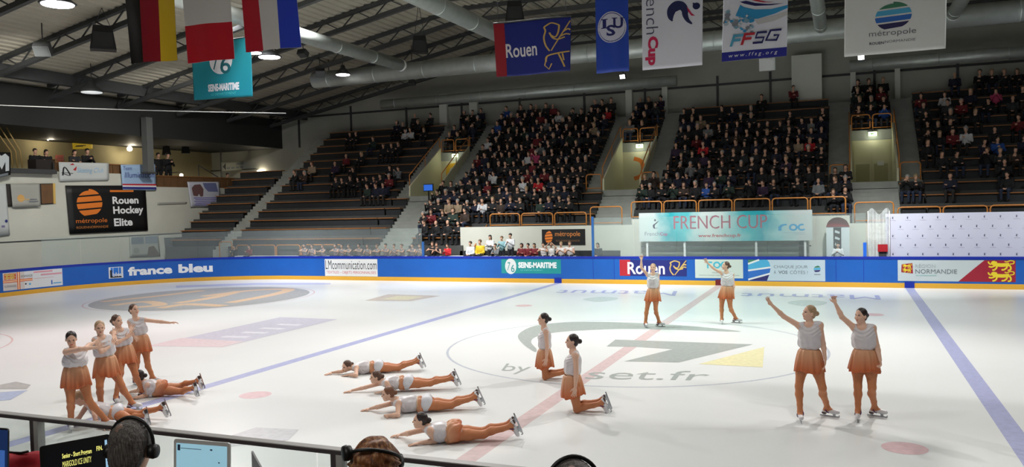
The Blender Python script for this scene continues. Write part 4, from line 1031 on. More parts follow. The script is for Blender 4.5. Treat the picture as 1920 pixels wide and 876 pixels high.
for i, xv in enumerate(XV):
    wh = ('left', 'middle', 'right')[i]; y = rowy(VT)-0.25; z = rowz(VT)+0.02
    rail((xv-VW+0.05, y, z), (xv-0.06, y, z), 0.75, 'orange guard rail on top of the %s entrance, left half' % wh); rail((xv+0.06, y, z), (xv+VW-0.05, y, z), 0.75, 'orange guard rail on top of the %s entrance, right half' % wh)
    for sx in (-1, 1):
        x = xv+sx*(VW+0.06); mb = MB(); a_ = Vector((x, rowy(VK)-0.3, rowz(VK)+0.55)); b_ = Vector((x, rowy(VT)-0.3, rowz(VT)+0.3)); up = Vector((0, 0, 0.62))
        mb.tube([a_, a_+up, b_+up, b_], 0.028, M_ORANGE, 8); m_ = a_.lerp(b_, .5); mb.tube([m_, m_+up], 0.022, M_ORANGE, 8)
        mb.build('guard_rail', None, 'sloping orange guard rail along the %s side of the %s entrance' % (('left', '', 'right')[sx+1], wh), 'railing', 'orange guard rails')
        if i: rail((xv+sx*(VW+0.1), rowy(VK)-0.42, rowz(VK)), (xv+sx*(VW+SW-0.1), rowy(VK)-0.42, rowz(VK)), 0.8, 'low orange guard rail behind the side seats %s of the %s entrance' % (('left', '', 'right')[sx+1], wh))
    # lit exit sign
    zt = rowz(VT); es = empty('exit_sign', (xv+0.05, y-0.1, zt-0.25), 'small lit exit sign over the %s entrance' % wh, 'sign')
    mb = MB(); mb.box((xv-0.14, y-0.16, zt-0.3), (xv+0.24, y-0.08, zt-0.1), mat('exit_green', (226, 240, 190), 0.5, emit=2.2)); mb.build('light_box', es)
    mb = MB(); mb.box((xv-0.16, y-0.15, zt-0.1), (xv+0.26, y-0.06, zt-0.06), M_BLACK); mb.box((xv+0.03, y-0.12, zt-0.06), (xv+0.07, y-0.08, zt+0.05), M_BLACK); mb.build('bracket', es)
    a = Art(); a.poly([(-.06, -.01), (.0, .05), (.0, .02), (.1, .02), (.1, -.04), (.0, -.04), (.0, -.07)], ink(60, 120, 60)); a.build('arrow', lambda u, v, l: (xv+u, y-0.16-l, zt-0.19+v), es, lift=.003)
    point_light((xv+0.05, y-0.45, zt-0.3), 9 if i else 7, (0.95, 1.0, 0.78), 0.1)
# hand rails beside the corridor steps near the seated skaters
mb = MB(); A_ = at_y(885, 470, 36.1); B_ = at_y(913, 422, 36.9); mb.tube([Vector((A_.x, A_.y, 0.70)), A_, B_, Vector((B_.x, B_.y, 1.6))], 0.035, M_ORANGE, 8); mb.build('hand_rail', None, 'sloping orange hand rail left of the white wall', 'railing')

# ================================================================== LEFT END WALL AND BALCONY
def wall_sign(name, label, cat, pts, X, draw, base, thick=0.05, hang=False, tie=0.24):
    """panel on the left wall, corners (tl, tr, bl, br) as picture positions on the plane x = X"""
    A, B, C, D = [at_x(x, y, X) for x, y in pts]
    e = empty(name, (C+D)/2, label, cat)
    f = lambda u, v, l: tuple(C*(1-u)*(1-v)+D*u*(1-v)+A*(1-u)*v+B*u*v+Vector((l, 0, 0)))
    mb = MB(); mb.grid(lambda u, v: f(u, v, 0.012*math.sin(9*u+hash_(label)) if hang else 0), 14, 6, base); mb.build('panel', e, solid=thick)
    if hang:
        for u in (.04, .96): q = Vector(f(u, .98, 0)); mb = MB(); mb.tube([q, q-Vector((tie, 0, 0))], 0.008, M_STEEL, 5); mb.build('tie_cord', e)
    a = Art(); draw(a); 
    if a.items: a.build('print', f, e, lift=thick/2+(0.014 if hang else 0.003), dl=0.0003, maxe=0.08 if hang else None)
    return e
def hockey(a):
    ball_logo(a, .26, .63, .155, .28, (K_ORNG,)*4, None); a.text('métropole', .08, .19, .46, .31, K_ORNG); a.text('ROUENNORMANDIE', .08, .1, .47, .15, ink(190, 120, 60))
    a.text('Rouen', .545, .6, .89, .76, K_LETT, bold=.03); a.text('Hockey', .545, .34, .95, .55, K_LETT, bold=.03); a.text('Elite', .545, .12, .79, .29, K_LETT, bold=.03); a.rect(.52, .86, .83, .9, K_ORNG)
wall_sign('sign', 'large black hockey club sign with orange striped ball on the white end wall', 'sign', ((123, 348), (272, 348), (131, 439), (277, 432)), XW+0.06, hockey, M_BLACK)
def skclub(a):
    a.curve([(.06, .3), (.1, .75), (.2, .3), (.05, .45), (.26, .4)], .03, K_BLK, 6); a.poly([(.2, .85), (.26, .95), (.3, .86)], K_RED); a.poly([(.26, .6), (.34, .8), (.32, .55)], K_RED)
    a.text('Skating Club', .34, .36, .88, .72, ink(140, 180, 210), shear=.25)
wall_sign('banner', 'white cloth banner with pale script hung on the balcony fence', 'banner', ((110, 304), (204, 306), (112, 340), (204, 338)), XW+0.1, skclub, mat('cloth_white', (190, 194, 192), 0.7), 0.01, True)
def team(a):
    a.text('Team', .06, .78, .3, .93, ink(50, 60, 130), shear=.2); a.text('Illumination', .08, .48, .95, .7, ink(50, 60, 130), shear=.2)
    for v0, v1, c in ((.18, .24, K_RED), (.12, .18, K_WHITE), (.04, .12, ink(40, 40, 120))): a.rect(0, v0, 1, v1, c)
wall_sign('banner', 'pale blue team banner with red and blue stripes hung on the balcony fence', 'banner', ((226, 309), (291, 308), (230, 356), (293, 357)), XW+0.11, team, mat('cloth_blue', (150, 176, 206), 0.7), 0.01, True)
def bear(a):
    a.poly([(.12, .45), (.1, .75), (.2, .88), (.38, .9), (.46, .7), (.42, .42), (.34, .4), (.3, .52), (.24, .42)], ink(110, 80, 80)); a.poly([(.46, .95), (.88, .95), (.92, .6), (.6, .6), (.5, .76)], ink(110, 116, 160))
    for i in range(5): a.rect(.12+.04*(i % 2), .06+.07*i, .9-.06*(i % 3), .09+.07*i, ink(120, 110, 190))
wall_sign('banner', 'pale cloth banner with brown animal picture at the right end of the balcony', 'banner', ((351, 341), (411, 341), (358, 388), (416, 387)), XW+0.11, bear, mat('cloth_pale', (196, 198, 210), 0.7), 0.01, True)
def sun(a): a.disc(.3, .38, .13, .16, ink(206, 160, 90), 14); a.rect(.2, .3, .6, .34, ink(206, 170, 110)); a.rect(.58, .2, .92, .25, K_GREYT); a.rect(.62, .3, .88, .34, K_GREYT)
wall_sign('banner', 'grey cloth banner with small orange sun in the dark wall recess', 'banner', ((20, 345), (74, 345), (24, 389), (76, 387)), XW+0.14, sun, mat('cloth_grey', (160, 160, 152), 0.7), 0.01, True)
wall_sign('banner', 'tall white banner cut off by the left picture edge', 'banner', ((-40, 346), (11, 345), (-38, 446), (19, 441)), XW+0.08, lambda a: (a.rect(.72, .16, .84, .2, ink(120, 110, 150)), a.disc(.9, .28, .05, .03, K_NAVY, 10)), mat('cloth_white', (190, 194, 192), 0.7), 0.01, True)
def boxes(label, name, cat, parts, m):
    pass
# recess under the balcony floor: flat panel, its shade painted dark, brown frame
e = wall_sign('recess_panel', 'dark recess with brown frame in the white end wall', 'recess', ((10, 345), (103, 344), (14, 388), (104, 382)), XW+0.03, lambda a: (a.rect(.7, .04, .97, .96, M_BROWN), a.rect(.95, 0, 1, 1, K_GOLD)), mat('recess_shade', (44, 40, 36), 0.8), 0.04)
mb = MB(); A_ = at_x(-60, 342, XW+0.2); B_ = at_x(104, 341, XW+0.2); mb.box((XW+0.002, A_.y, 5.7), (XW+0.35, B_.y, 5.92), M_STEEL); mb.build('ledge', None, 'dark ledge above the recess at the left end', 'ledge')
def fence(xa, xb, zt, z0, label, cap=True):
    ya, yb = at_x(xa, 330, XW-0.12).y, at_x(xb, 330, XW-0.12).y
    e = empty('balcony_fence', (XW-0.12, (ya+yb)/2, z0), label, 'fence'); mb = MB(); n = max(2, int((yb-ya)/0.5))
    for i in range(n): mb.box((XW-0.15, ya+(yb-ya)*i/n+0.02, z0), (XW-0.09, ya+(yb-ya)*(i+1)/n-0.02, zt), M_BROWN)
    mb.build('boards', e); mb = MB(); mb.box((XW-0.2, ya, zt), (XW-0.04, yb, zt+0.06), mat('rail_brown', (134, 92, 52), 0.5)); mb.build('hand_rail', e)
    mb = MB()
    for t in (0, .5, 1): y = ya+(yb-ya)*t; mb.box((XW-0.2, y-0.04, z0), (XW-0.15, y+0.04, zt), M_STEEL)
    mb.build('posts', e); return e
fence(103, 292, 6.32, 5.85, 'brown boarded balcony fence behind the two hung club banners')
fence(293, 446, 5.78, 5.15, 'lower brown boarded balcony fence at the right end of the balcony')
# dark podium with brown side where two people lean
mb = MB(); A_ = at_x(66, 330, XW-0.4); B_ = at_x(101, 330, XW-0.4); mb.box((XW-0.9, A_.y, 5.9), (XW-0.3, B_.y, 6.45), mat('podium_dark', (40, 32, 28), 0.7)); mb.box((XW-0.92, B_.y, 5.9), (XW-0.28, B_.y+0.12, 6.5), M_BROWN); mb.build('podium', None, 'dark counter with brown end post on the balcony at left', 'counter')
# signs and lamps on the ochre wall
def ysign(a): 
    for i in range(4): a.rect(.1+.05*i, .3+.1*(i % 2), .2+.15*i, .4+.1*(i % 2), ink(120, 96, 20))
wall_sign('sign', 'small yellow sign high on the ochre wall above the balcony', 'sign', ((136, 266), (173, 264), (137, 280), (173, 279)), -43.37, ysign, mat('sign_yellow', (226, 190, 40), 0.5, emit=0.15))
wall_sign('sign', 'rounded pink sign behind the people on the balcony', 'sign', ((104, 291), (119, 291), (104, 303), (119, 303)), -43.37, lambda a: a.rect(.1, .4, .9, .6, ink(190, 120, 110)), mat('sign_pink', (216, 120, 110), 0.5))
def arrow(a): a.poly([(.04, .5), (.16, .9), (.16, .1)], K_BLK); [a.rect(.2+.19*i, .2, .34+.19*i, .42, K_GREYT) for i in range(4)]; a.rect(.6, .62, .92, .8, K_GREYT)
wall_sign('sign', 'grey direction sign with a black arrow beyond the balcony end', 'sign', ((415, 304), (460, 302), (416, 322), (459, 318)), -40.5, arrow, mat('sign_grey', (150, 150, 136), 0.6))
p = at_x(459, 320, -40.5); mb = MB(); mb.box((-40.58, at_x(415, 320, -40.5).y, 5.13), (-40.524, at_x(417, 320, -40.5).y, 8.0), M_STEEL); mb.box((-40.58, p.y-0.1, 5.13), (-40.524, p.y, 8.0), M_STEEL); mb.build('sign_post', None, 'two thin dark posts holding the grey arrow sign', 'post')
def wall_lamp(px, py, X, label, power, w=0.16):
    c = at_x(px, py, X); e = empty('wall_lamp', c, label, 'lamp')
    mb = MB(); mb.lathe([(0.03, -w), (w*.8, -w*.7), (w, 0), (w*.8, w*.7), (0.03, w)], mat('warm_glow', (255, 244, 214), 0.5, emit=10), c, 14); mb.build('bulb', e)
    mb = MB(); mb.tube([c+Vector((0, 0, w)), c+Vector((-0.25, 0, w+0.1)), Vector((-43.4, c.y, c.z+w+0.1))], 0.03, M_STEEL, 6); mb.build('bracket', e)
    point_light(c+Vector((0.25, 0, -0.1)), power, (1.0, 0.88, 0.66), 0.12)
wall_lamp(243, 279, -42.6, 'bright round lamp on the ochre wall left of the column', 60)
wall_lamp(340, 329, -41.5, 'small bright lamp low behind the balcony fence', 22, 0.12)
wall_lamp(485, 322, -39.0, 'small bright lamp at the foot of the left corner stairs', 30, 0.12)
wall_lamp(90, 262, -42.6, 'small lamp under the eave above the two people at left', 34, 0.05)
# rails of the stair at the far left
for i in range(3):
    mb = MB(); q = [at_x(-14+12*i, 236, -38.2), at_x(22+9*i-2, 283, -38.2), at_x(24+9*i, 315, -38.2)]; mb.tube(q, 0.03, mat('rail_ochre', (170, 140, 84), 0.5), 8); mb.build('hand_rail', None, 'slanting ochre stair rail at the far left, %s of three' % ('first', 'second', 'third')[i], 'railing')
mb = MB(); mb.tube([at_x(372, 310, -40.2), at_x(425, 342, -40.2)], 0.035, M_STEEL, 8); q_ = at_x(372, 310, -40.2); mb.tube([q_, Vector((q_.x, q_.y, 5.13))], 0.03, M_STEEL, 8); mb.build('hand_rail', None, 'sloping dark hand rail behind the lower balcony fence', 'railing')
def jersey(a): a.poly([(.1, .2), (.1, .8), (.3, .95), (.5, .85), (.7, .95), (.9, .8), (.9, .2), (.7, .2), (.7, .6), (.5, .3), (.3, .6), (.3, .2)], K_PALE); a.rect(.15, .02, .85, .12, K_GREYT)
wall_sign('banner', 'black banner with white letter and stripe at the left balcony edge', 'banner', ((-16, 285), (20, 286), (-14, 336), (20, 328)), XW+0.39, jersey, M_BLACK, 0.01, True)
# fittings low on the white wall
def notice(a): a.rect(.04, .62, .47, .96, ink(110, 122, 136)); a.rect(.52, .62, .96, .96, ink(120, 132, 146)); a.poly([(.55, .0), (.62, .45), (.8, .5), (.9, .3), (1, 0)], ink(90, 80, 66)); a.disc(.2, .3, .1, .14, ink(140, 146, 140), 14)
wall_sign('notice_board', 'grey notice board with two blue panes on the white end wall', 'board', ((243, 444), (296, 441), (244, 482), (300, 480)), XW+0.05, notice, mat('board_grey', (160, 164, 158), 0.5), 0.05)
wall_sign('door_9', None, None, ((308, 446), (345, 445), (312, 484), (348, 484)), XW+0.03, lambda a: a.rect(.04, .0, .96, .96, ink(96, 102, 100)), mat('door_grey', (84, 88, 86), 0.6), 0.04)['kind'] = 'structure'
wall_sign('sign', 'narrow grey lettered strip on the white wall below the lower fence', 'sign', ((296, 380), (350, 379), (296, 384), (350, 382)), XW+0.04, lambda a: None, ink(150, 150, 142), 0.02)
# ================================================================== FIGURE SKATERS
M_SKIN = mat('skin', (222, 180, 156), 0.6, noise=0.04, nscale=6, spec=0.3)
M_TIGHT = mat('tights', (191, 122, 81), 0.55, noise=0.03, nscale=5, spec=0.35)
M_EYE = mat('eye_makeup', (44, 26, 26), 0.5); M_LIP = mat('lips', (170, 50, 56), 0.4)
M_SATIN = mat('white_satin', (206, 200, 202), 0.36, noise=0.03, nscale=9, bump=0.1, bscale=14, sheen=0.4)
M_SKIRT = mat('skirt_ombre', (210, 130, 80), 0.5, attr='dye', bump=0.06, bscale=20)
M_BRIEF = mat('white_briefs', (214, 214, 220), 0.5); M_BAND = mat('waist_band', (216, 190, 160), 0.35)
M_BOOT = mat('white_boot', (214, 212, 214), 0.35); M_HEEL = mat('boot_heel', (74, 54, 46), 0.5); M_STRAP = mat('purple_strap', (78, 30, 96), 0.5); M_BLADE = mat('blade_steel', (170, 172, 176), 0.25, 0.9)
HAIRS = {'dark': mat('hair_dark', (40, 28, 26), 0.45, noise=0.25, nscale=40), 'brown': mat('hair_brown', (88, 62, 48), 0.45, noise=0.25, nscale=40), 'blond': mat('hair_blond', (168, 138, 104), 0.45, noise=0.2, nscale=40), 'red': mat('hair_auburn', (118, 76, 52), 0.45, noise=0.25, nscale=40)}
UP = Vector((0, 0, 1))
def unit(v): v = Vector(v); return v.normalized() if v.length > 1e-9 else Vector((1, 0, 0))
def frame(fwd, up):
    """right, forward, up axes from a forward and an approximate up direction"""
    f = unit(fwd); r = unit(f.cross(Vector(up))); return r, f, r.cross(f)

class View:
    """places joints measured in the picture on the upright plane through a standing point, facing the camera"""
    def __init__(s, root):
        s.o = Vector(root); s.n = Vector((CAM.x-root[0], CAM.y-root[1], 0)).normalized(); s.r = Vector((-s.n.y, s.n.x, 0))
        if s.r.dot(CR) < 0: s.r = -s.r
    def d(s, x, y, d=0.0):
        v = ray(x, y); return CAM+v*((s.o+s.n*d-CAM).dot(s.n)/v.dot(s.n))
    def reach(s, root, x, y, L, sg):
        """point seen at (x, y) at distance L from root, towards (+) or away from (-) the camera; straight at it if too far"""
        v = ray(x, y); b = CAM-root; A = v.dot(v); B = 2*v.dot(b); C = b.dot(b)-L*L; D = B*B-4*A*C
        t = (-B+(-sg)*math.sqrt(D))/(2*A) if D > 0 else -B/(2*A)
        p = CAM+v*t
        return p if D > 0 else root+(p-root).normalized()*L
    def dir(s, r, f, u=0.0): return (s.r*r+s.n*f+UP*u)      # right in the picture, towards the camera, up

def add_hand(B, wr, d, palm_n, size=1.0, m=0, curl=0.35, side=1):
    """palm with four unequal fingers and a thumb from the side of the palm; d = pointing direction, palm_n = palm normal"""
    d = unit(d); n = unit(Vector(palm_n)-d*d.dot(Vector(palm_n))); s = d.cross(n)*side
    c = Vector(wr)+d*0.05*size
    B.ell(c, (s, d, n), (0.040*size, 0.052*size, 0.017*size), m, 0.012)
    for i, (off, L) in enumerate(((-0.028, 0.066), (-0.0095, 0.078), (0.0095, 0.074), (0.028, 0.058))):
        b = c+d*0.043*size+s*off*size; L *= size
        k1 = (d*math.cos(curl)+n*math.sin(curl)); k2 = (d*math.cos(curl*2.2)+n*math.sin(curl*2.2)); spread = s*off*1.1*size
        p1 = b+k1*L*0.52+spread*0.3; p2 = p1+k2*L*0.48+spread*0.3
        B.cone(b-d*0.012*size, p1, 0.0092*size, 0.0086*size, m, 0.006); B.cone(p1, p2, 0.0086*size, 0.0074*size, m, 0.004)
    t0 = c-d*0.022*size-s*0.032*size; t1 = t0+(d*0.65-s*0.75+n*0.25).normalized()*0.036*size; t2 = t1+(d*0.9-s*0.3+n*0.3).normalized()*0.03*size
    B.cone(t0, t1, 0.0125*size, 0.0105*size, m, 0.008); B.cone(t1, t2, 0.0105*size, 0.008*size, m, 0.004)

def head_prims(B, c, fwd, up, k=1.0, m=0):
    r, f, u = frame(fwd, up); c = Vector(c); ax = (r, f, u)
    P = lambda a, b, e: c+(r*a+f*b+u*e)*k
    B.ell(P(0, -0.012, 0.028), ax, (0.072*k, 0.092*k, 0.088*k), m, 0.02)
    B.ell(P(0, 0.024, -0.035), ax, (0.056*k, 0.064*k, 0.078*k), m, 0.03)
    B.ball(P(0, 0.058, -0.090), 0.020*k, m, 0.03)                    # chin
    B.cone(P(0, 0.086, 0.008), P(0, 0.102, -0.026), 0.007*k, 0.011*k, m, 0.012)   # nose
    for s_ in (-1, 1):
        B.ball(P(0.034*s_, 0.066, -0.03), 0.022*k, m, 0.02)        # cheek
        B.ell(P(0.074*s_, -0.01, -0.012), ax, (0.009*k, 0.02*k, 0.03*k), m, 0.006)  # ear
        B.cone(P(0.012*s_, 0.086, 0.026), P(0.042*s_, 0.076, 0.026), 0.007*k, 0.006*k, m, 0.012)  # brow
        B.cut(P(0.031*s_, 0.094, 0.008), ax, (0.014*k, 0.014*k, 0.008*k), 0.008)    # eye socket
    B.ell(P(0, 0.082, -0.058), ax, (0.02*k, 0.012*k, 0.008*k), m, 0.008)
    return r, f, u
def face_paint(c, r, f, u, k, eye, lip):
    c = np.array(c); r, f, u = np.array(r), np.array(f), np.array(u)
    def paint(p, mi):
        q = p-c; a, b, e = q@r/k, q@f/k, q@u/k
        near = (np.abs(a) < .11) & (np.abs(e) < .14) & (b > 0.035) & (b < 0.14)
        ey = near & (np.hypot((np.abs(a)-.031)/.015, (e-.009)/.0075) < 1); br = near & (np.abs(np.abs(a)-.031) < .012) & (np.abs(e-.03) < .0022)
        lp = near & (np.hypot(a/.019, (e+.058)/.006) < 1)
        mi = mi.copy(); mi[ey | br] = eye; mi[lp] = lip; return mi
    return paint

def hair_mesh(c, r, f, u, k, m, parent, bun=True, vox=0.008):
    c = Vector(c); ax = (r, f, u); P = lambda a, b, e: c+(r*a+f*b+u*e)*k
    B = Body(); B.ell(P(0, -0.020, 0.036), ax, (0.079*k, 0.092*k, 0.089*k), 0, 0.01); B.ell(P(0, -0.05, -0.02), ax, (0.066*k, 0.055*k, 0.07*k), 0, 0.03)
    B.cut(P(0, 0.098, -0.028), ax, (0.10*k, 0.075*k, 0.105*k), 0.012)
    B.cut(P(0, 0.03, -0.11), ax, (0.12*k, 0.09*k, 0.08*k), 0.012)
    if bun:
        B.ball(P(0, -0.125, 0.0), 0.040*k, 0, 0.012); B.cone(P(0, -0.09, 0.01), P(0, -0.125, 0.0), 0.02*k, 0.03*k, 0, 0.01)
    return B.build('hair', vox, [m], parent)

def skate(an, toe, sole, parent, label=None):
    """white boot with dark heel, purple strap and steel blade; an = ankle joint, toe = pointing direction, sole = out of the sole"""
    an = Vector(an); t = unit(toe); s = unit(Vector(sole)-t*t.dot(Vector(sole))); w = t.cross(s); ax = (w, t, s)
    P = lambda a, b, e: an+t*a+w*b+s*e
    B = Body()
    B.cone(P(0.055, 0, 0.052), P(0.165, 0, 0.064), 0.034, 0.027, 0, 0.03); B.ell(P(0.11, 0, 0.06), ax, (0.040, 0.085, 0.03), 0, 0.02)
    B.ell(P(-0.04, 0, 0.06), ax, (0.034, 0.04, 0.028), 0, 0.03)
    B.ell(P(0.05, 0, 0.082), ax, (0.034, 0.14, 0.008), 0, 0.008)
    b = B.build('skate', 0.007, [M_BOOT], parent)
    mb = MB(); mb.obox(P(-0.045, 0, 0.094), w*0.026, t*0.032, s*0.014, M_HEEL); mb.build('heel', b)
    mb = MB(); mb.obox(P(0.035, 0, 0.138), t*0.150, w*0.0025, s*0.010, M_BLADE); mb.obox(P(0.11, 0, 0.112), t*0.022, w*0.004, s*0.022, M_BLADE); mb.obox(P(-0.045, 0, 0.118), t*0.022, w*0.004, s*0.016, M_BLADE)
    mb.obox(P(0.11, 0, 0.09), t*0.045, w*0.02, s*0.003, M_BLADE); mb.obox(P(0.188, 0, 0.126), t*0.008, w*0.003, s*0.016, M_BLADE); mb.build('blade', b, 'steel blade')
    mb = MB(); mb.tube([P(0.02+0.03*math.cos(q)+0.02*math.sin(q), 0.047*math.sin(q), 0.035+0.05*math.cos(q+0.4)) for q in np.linspace(0, 2*math.pi, 19)[:-1]], 0.007, M_STRAP, 6, closed=True); mb.build('strap', b, 'purple strap')
    return b

def skirt_mesh(parent, wc, ax_r, ax_f, down, L, r0, r1, legs=(), nu=120, nv=14, ripple=0.016, tilt=0.0, push=None):
    """gathered skirt: from the waist ring to a rippled hem, dyed paler at the waist"""
    wc = Vector(wc); r, f, d = unit(ax_r), unit(ax_f), unit(down)
    vs = []; cols = []
    c0 = np.array(rgb(206, 151, 113)); c1 = np.array(rgb(190, 97, 50))
    rr = random.Random(int(abs(wc.x*1000)) % 977); ph = [rr.uniform(0, 6.28) for _ in range(4)]
    for j in range(nv+1):
        t = j/nv; e = t**0.5
        for i in range(nu):
            th = 2*math.pi*i/nu
            rip = ripple*(0.25+0.75*t)*(0.8*math.sin(11*th+ph[0]+1.2*t)+0.6*math.sin(17*th+ph[1])+0.6*t*math.sin(5*th+ph[2]))
            a = r0[0]+(r1[0]-r0[0])*e+rip; b = r0[1]+(r1[1]-r0[1])*e+rip
            ll = L*(1+0.045*math.sin(3*th+ph[3])+0.02*math.sin(9*th+ph[0]))
            p = wc+r*a*math.cos(th)+f*b*math.sin(th)+d*ll*t
            if push: p = p+push*(t*t)
            vs.append(p); s_ = min(1, max(0, (t-0.22)/0.7)); cols.append(c0*(1-s_)+c1*s_)
    fs = [(j*nu+i, j*nu+(i+1) % nu, (j+1)*nu+(i+1) % nu, (j+1)*nu+i) for j in range(nv) for i in range(nu)]
    me = bpy.data.meshes.new('skirt'); me.from_pydata([tuple(v) for v in vs], [], fs); me.polygons.foreach_set('use_smooth', [True]*len(fs))
    at = me.color_attributes.new('dye', 'FLOAT_COLOR', 'POINT'); at.data.foreach_set('color', np.array(cols, np.float32).ravel())
    o = link_mesh('skirt', me, [M_SKIRT], parent); md = o.modifiers.new('thickness', 'SOLIDIFY'); md.thickness = 0.004
    return o
def dyed(o, fn):
    """colour attribute for a modelled cloth mesh: fn(points) -> 0 pale .. 1 orange"""
    me = o.data; n = len(me.vertices); a = np.empty(n*3, np.float32); me.vertices.foreach_get('co', a); t = np.clip(fn(a.reshape(-1, 3)), 0, 1)[:, None]
    c0 = np.array(rgb(206, 151, 113)); c1 = np.array(rgb(190, 97, 50))
    at = me.color_attributes.new('dye', 'FLOAT_COLOR', 'POINT'); at.data.foreach_set('color', (c0*(1-t)+c1*t).astype(np.float32).ravel())

def skater(label, root, J, hair, group=None, build=1.0, skirt='hang', briefs=False, vox=0.0075, skirtL=0.36, feet=True, rip=0.017, flare=(0.220, 0.184)):
    """J: joints in world metres — head, hf (face dir), hu (head up), neck, sa, sb (shoulders), ea, eb, wa, wb, ha, hb (hand dirs), pa, pb (palm normals),
    waist, hip, front (torso front), ka, kb, aa, ab (ankles), ta, tb (toe dirs), oa, ob (sole dirs)"""
    e = empty('person', root, label, 'person', group)
    V = lambda n: Vector(J[n]); b = build; B = Body()
    hc = V('head'); k = 1.04
    r, f, u = head_prims(B, hc, J['hf'], J['hu'], k, 0)
    neck = V('neck'); sm = (V('sa')+V('sb'))/2; waist = V('waist'); hip = V('hip')
    B.cone(neck, hc-u*0.05-f*0.015, 0.052, 0.047, 0, 0.03)
    spine = unit(sm-waist); fr = V('front'); lat = unit(V('sb')-V('sa')); fr = unit(fr-spine*spine.dot(fr)); lat2 = unit(fr.cross(spine)); lat2 = lat2 if lat2.dot(lat) > 0 else -lat2
    ax = (lat2, fr, spine)
    ch = sm-spine*0.12; ab = waist+(sm-waist)*0.22
    B.ell(ch, ax, (0.146*b, 0.092*b, 0.165), 0, 0.06); B.ell(ab, ax, (0.118*b, 0.086*b, 0.13), 0, 0.07)
    hs = unit(waist-hip); hfr = unit(fr-hs*hs.dot(fr)); hl = V('kb'); ha_, hb_ = V('pa_hip'), V('pb_hip'); hlat = unit(hb_-ha_); hfr = unit(hlat.cross(hs)); hfr = hfr if hfr.dot(fr) > 0 else -hfr
    hax = (hlat, hfr, hs)
    B.ell(hip+hs*0.03, hax, (0.160*b, 0.112*b, 0.125), 1, 0.06)
    for q in (ha_, hb_): B.ell(q-hfr*0.05-hs*0.02, hax, (0.085*b, 0.08*b, 0.09), 1, 0.04)
    for s_ in (-1, 1): B.ell(ch+lat2*0.062*s_*b+fr*0.072*b-spine*0.03, ax, (0.054, 0.046, 0.054), 0, 0.03)
    for sn, en, wn, dn, pn in (('sa', 'ea', 'wa', 'da', 'na'), ('sb', 'eb', 'wb', 'db', 'nb')):
        s_, el, wr = V(sn), V(en), V(wn)
        B.cone(neck-spine*0.03, s_, 0.046, 0.048, 0, 0.04); B.ball(s_, 0.052*b, 0, 0.03)
        B.cone(s_, el, 0.046*b, 0.036*b, 0, 0.025)
        mid = el.lerp(wr, 0.3); B.cone(el, mid, 0.035*b, 0.036*b, 0, 0.02); B.cone(mid, wr, 0.036*b, 0.024, 0, 0.02)
        add_hand(B, wr, J[dn], J[pn], 0.98, 0, J.get('curl', 0.3), 1 if sn == 'sa' else -1)
    for hn, kn, an, tn, on in (('pa_hip', 'ka', 'aa', 'ta', 'oa'), ('pb_hip', 'kb', 'ab', 'tb', 'ob')):
        h_, kn_, an_ = V(hn), V(kn), V(an)
        B.cone(h_, h_.lerp(kn_, 0.45), 0.090*b, 0.080*b, 1, 0.04); B.cone(h_.lerp(kn_, 0.45), kn_, 0.080*b, 0.055*b, 1, 0.03)
        back = -(unit(V(tn)-unit(an_-kn_)*unit(an_-kn_).dot(V(tn))))
        cf = kn_.lerp(an_, 0.32)+back*0.018
        B.cone(kn_, cf, 0.054*b, 0.056*b, 1, 0.03); B.cone(cf, kn_.lerp(an_, 0.72), 0.056*b, 0.044, 1, 0.03); B.cone(kn_.lerp(an_, 0.72), an_, 0.044, 0.044, 1, 0.02)
        t = unit(V(tn)); s_ = unit(V(on)-t*t.dot(V(on)))
        B.cone(an_, an_+s_*0.045-t*0.03, 0.041, 0.036, 1, 0.02); B.cone(an_+s_*0.015, an_+t*0.075+s_*0.048, 0.041, 0.032, 1, 0.02)   # tights pulled over the boot
        if feet: skate(an_, t, s_, e)
    B.build('body', vox, [M_SKIN, M_TIGHT, M_EYE, M_LIP], e, face_paint(hc, r, f, u, k, 2, 3))
    hair_mesh(hc, r, f, u, k, HAIRS[hair], e)
    # draped sleeveless top
    T = Body()
    T.ell(ch-spine*0.01, ax, (0.176*b, 0.120*b, 0.168), 0, 0.05); T.ell(ab+spine*0.005, ax, (0.174*b, 0.134*b, 0.115), 0, 0.07)
    for s_ in (-1, 1): T.ell(ch+lat2*0.062*s_*b+fr*0.080*b-spine*0.03, ax, (0.068, 0.060, 0.075), 0, 0.05)
    for sn in ('sa', 'sb'): T.cone(sm.lerp(V(sn), 0.40)+spine*0.022, sm.lerp(V(sn), 0.98)+spine*0.006, 0.052, 0.060, 0, 0.05)
    T.cut(neck+fr*0.075+spine*0.035, ax, (0.078, 0.10, 0.085), 0.012); T.cut(neck+spine*0.075, ax, (0.070, 0.10, 0.075), 0.012)
    for sn, en in (('sa', 'ea'), ('sb', 'eb')):
        d_ = unit(V(sn)-sm); T.cut(V(sn)+d_*0.066-spine*0.035, (d_, fr, unit(d_.cross(fr))), (0.05, 0.085, 0.10), 0.01)
    c_np, l_np, f_np, s_np = (np.array(q) for q in (ch, lat2, fr, spine))
    def drape(p):
        q = p-c_np; a, bb, s_ = q@l_np, q@f_np, q@s_np
        cowl = np.sin(95*(s_-4.2*a*a-0.02))*np.exp(-((s_-0.03)/0.09)**2)*(bb > 0)
        return 0.0055*cowl+0.0045*np.sin(70*a+11*s_+8*bb)*np.clip((0.06-s_)/0.2, 0, 1)
    T.build('top', vox, [M_SATIN], e, None, drape)
    mb = MB(); wr_ = [waist+lat2*math.cos(q)*0.126*b+fr*math.sin(q)*0.097*b+spine*0.0 for q in np.linspace(0, 2*math.pi, 33)[:-1]]
    mb.tube(wr_, 0.014, M_BAND, 8, closed=True); mb.build('waist_band', e, 'pale satin waist band')
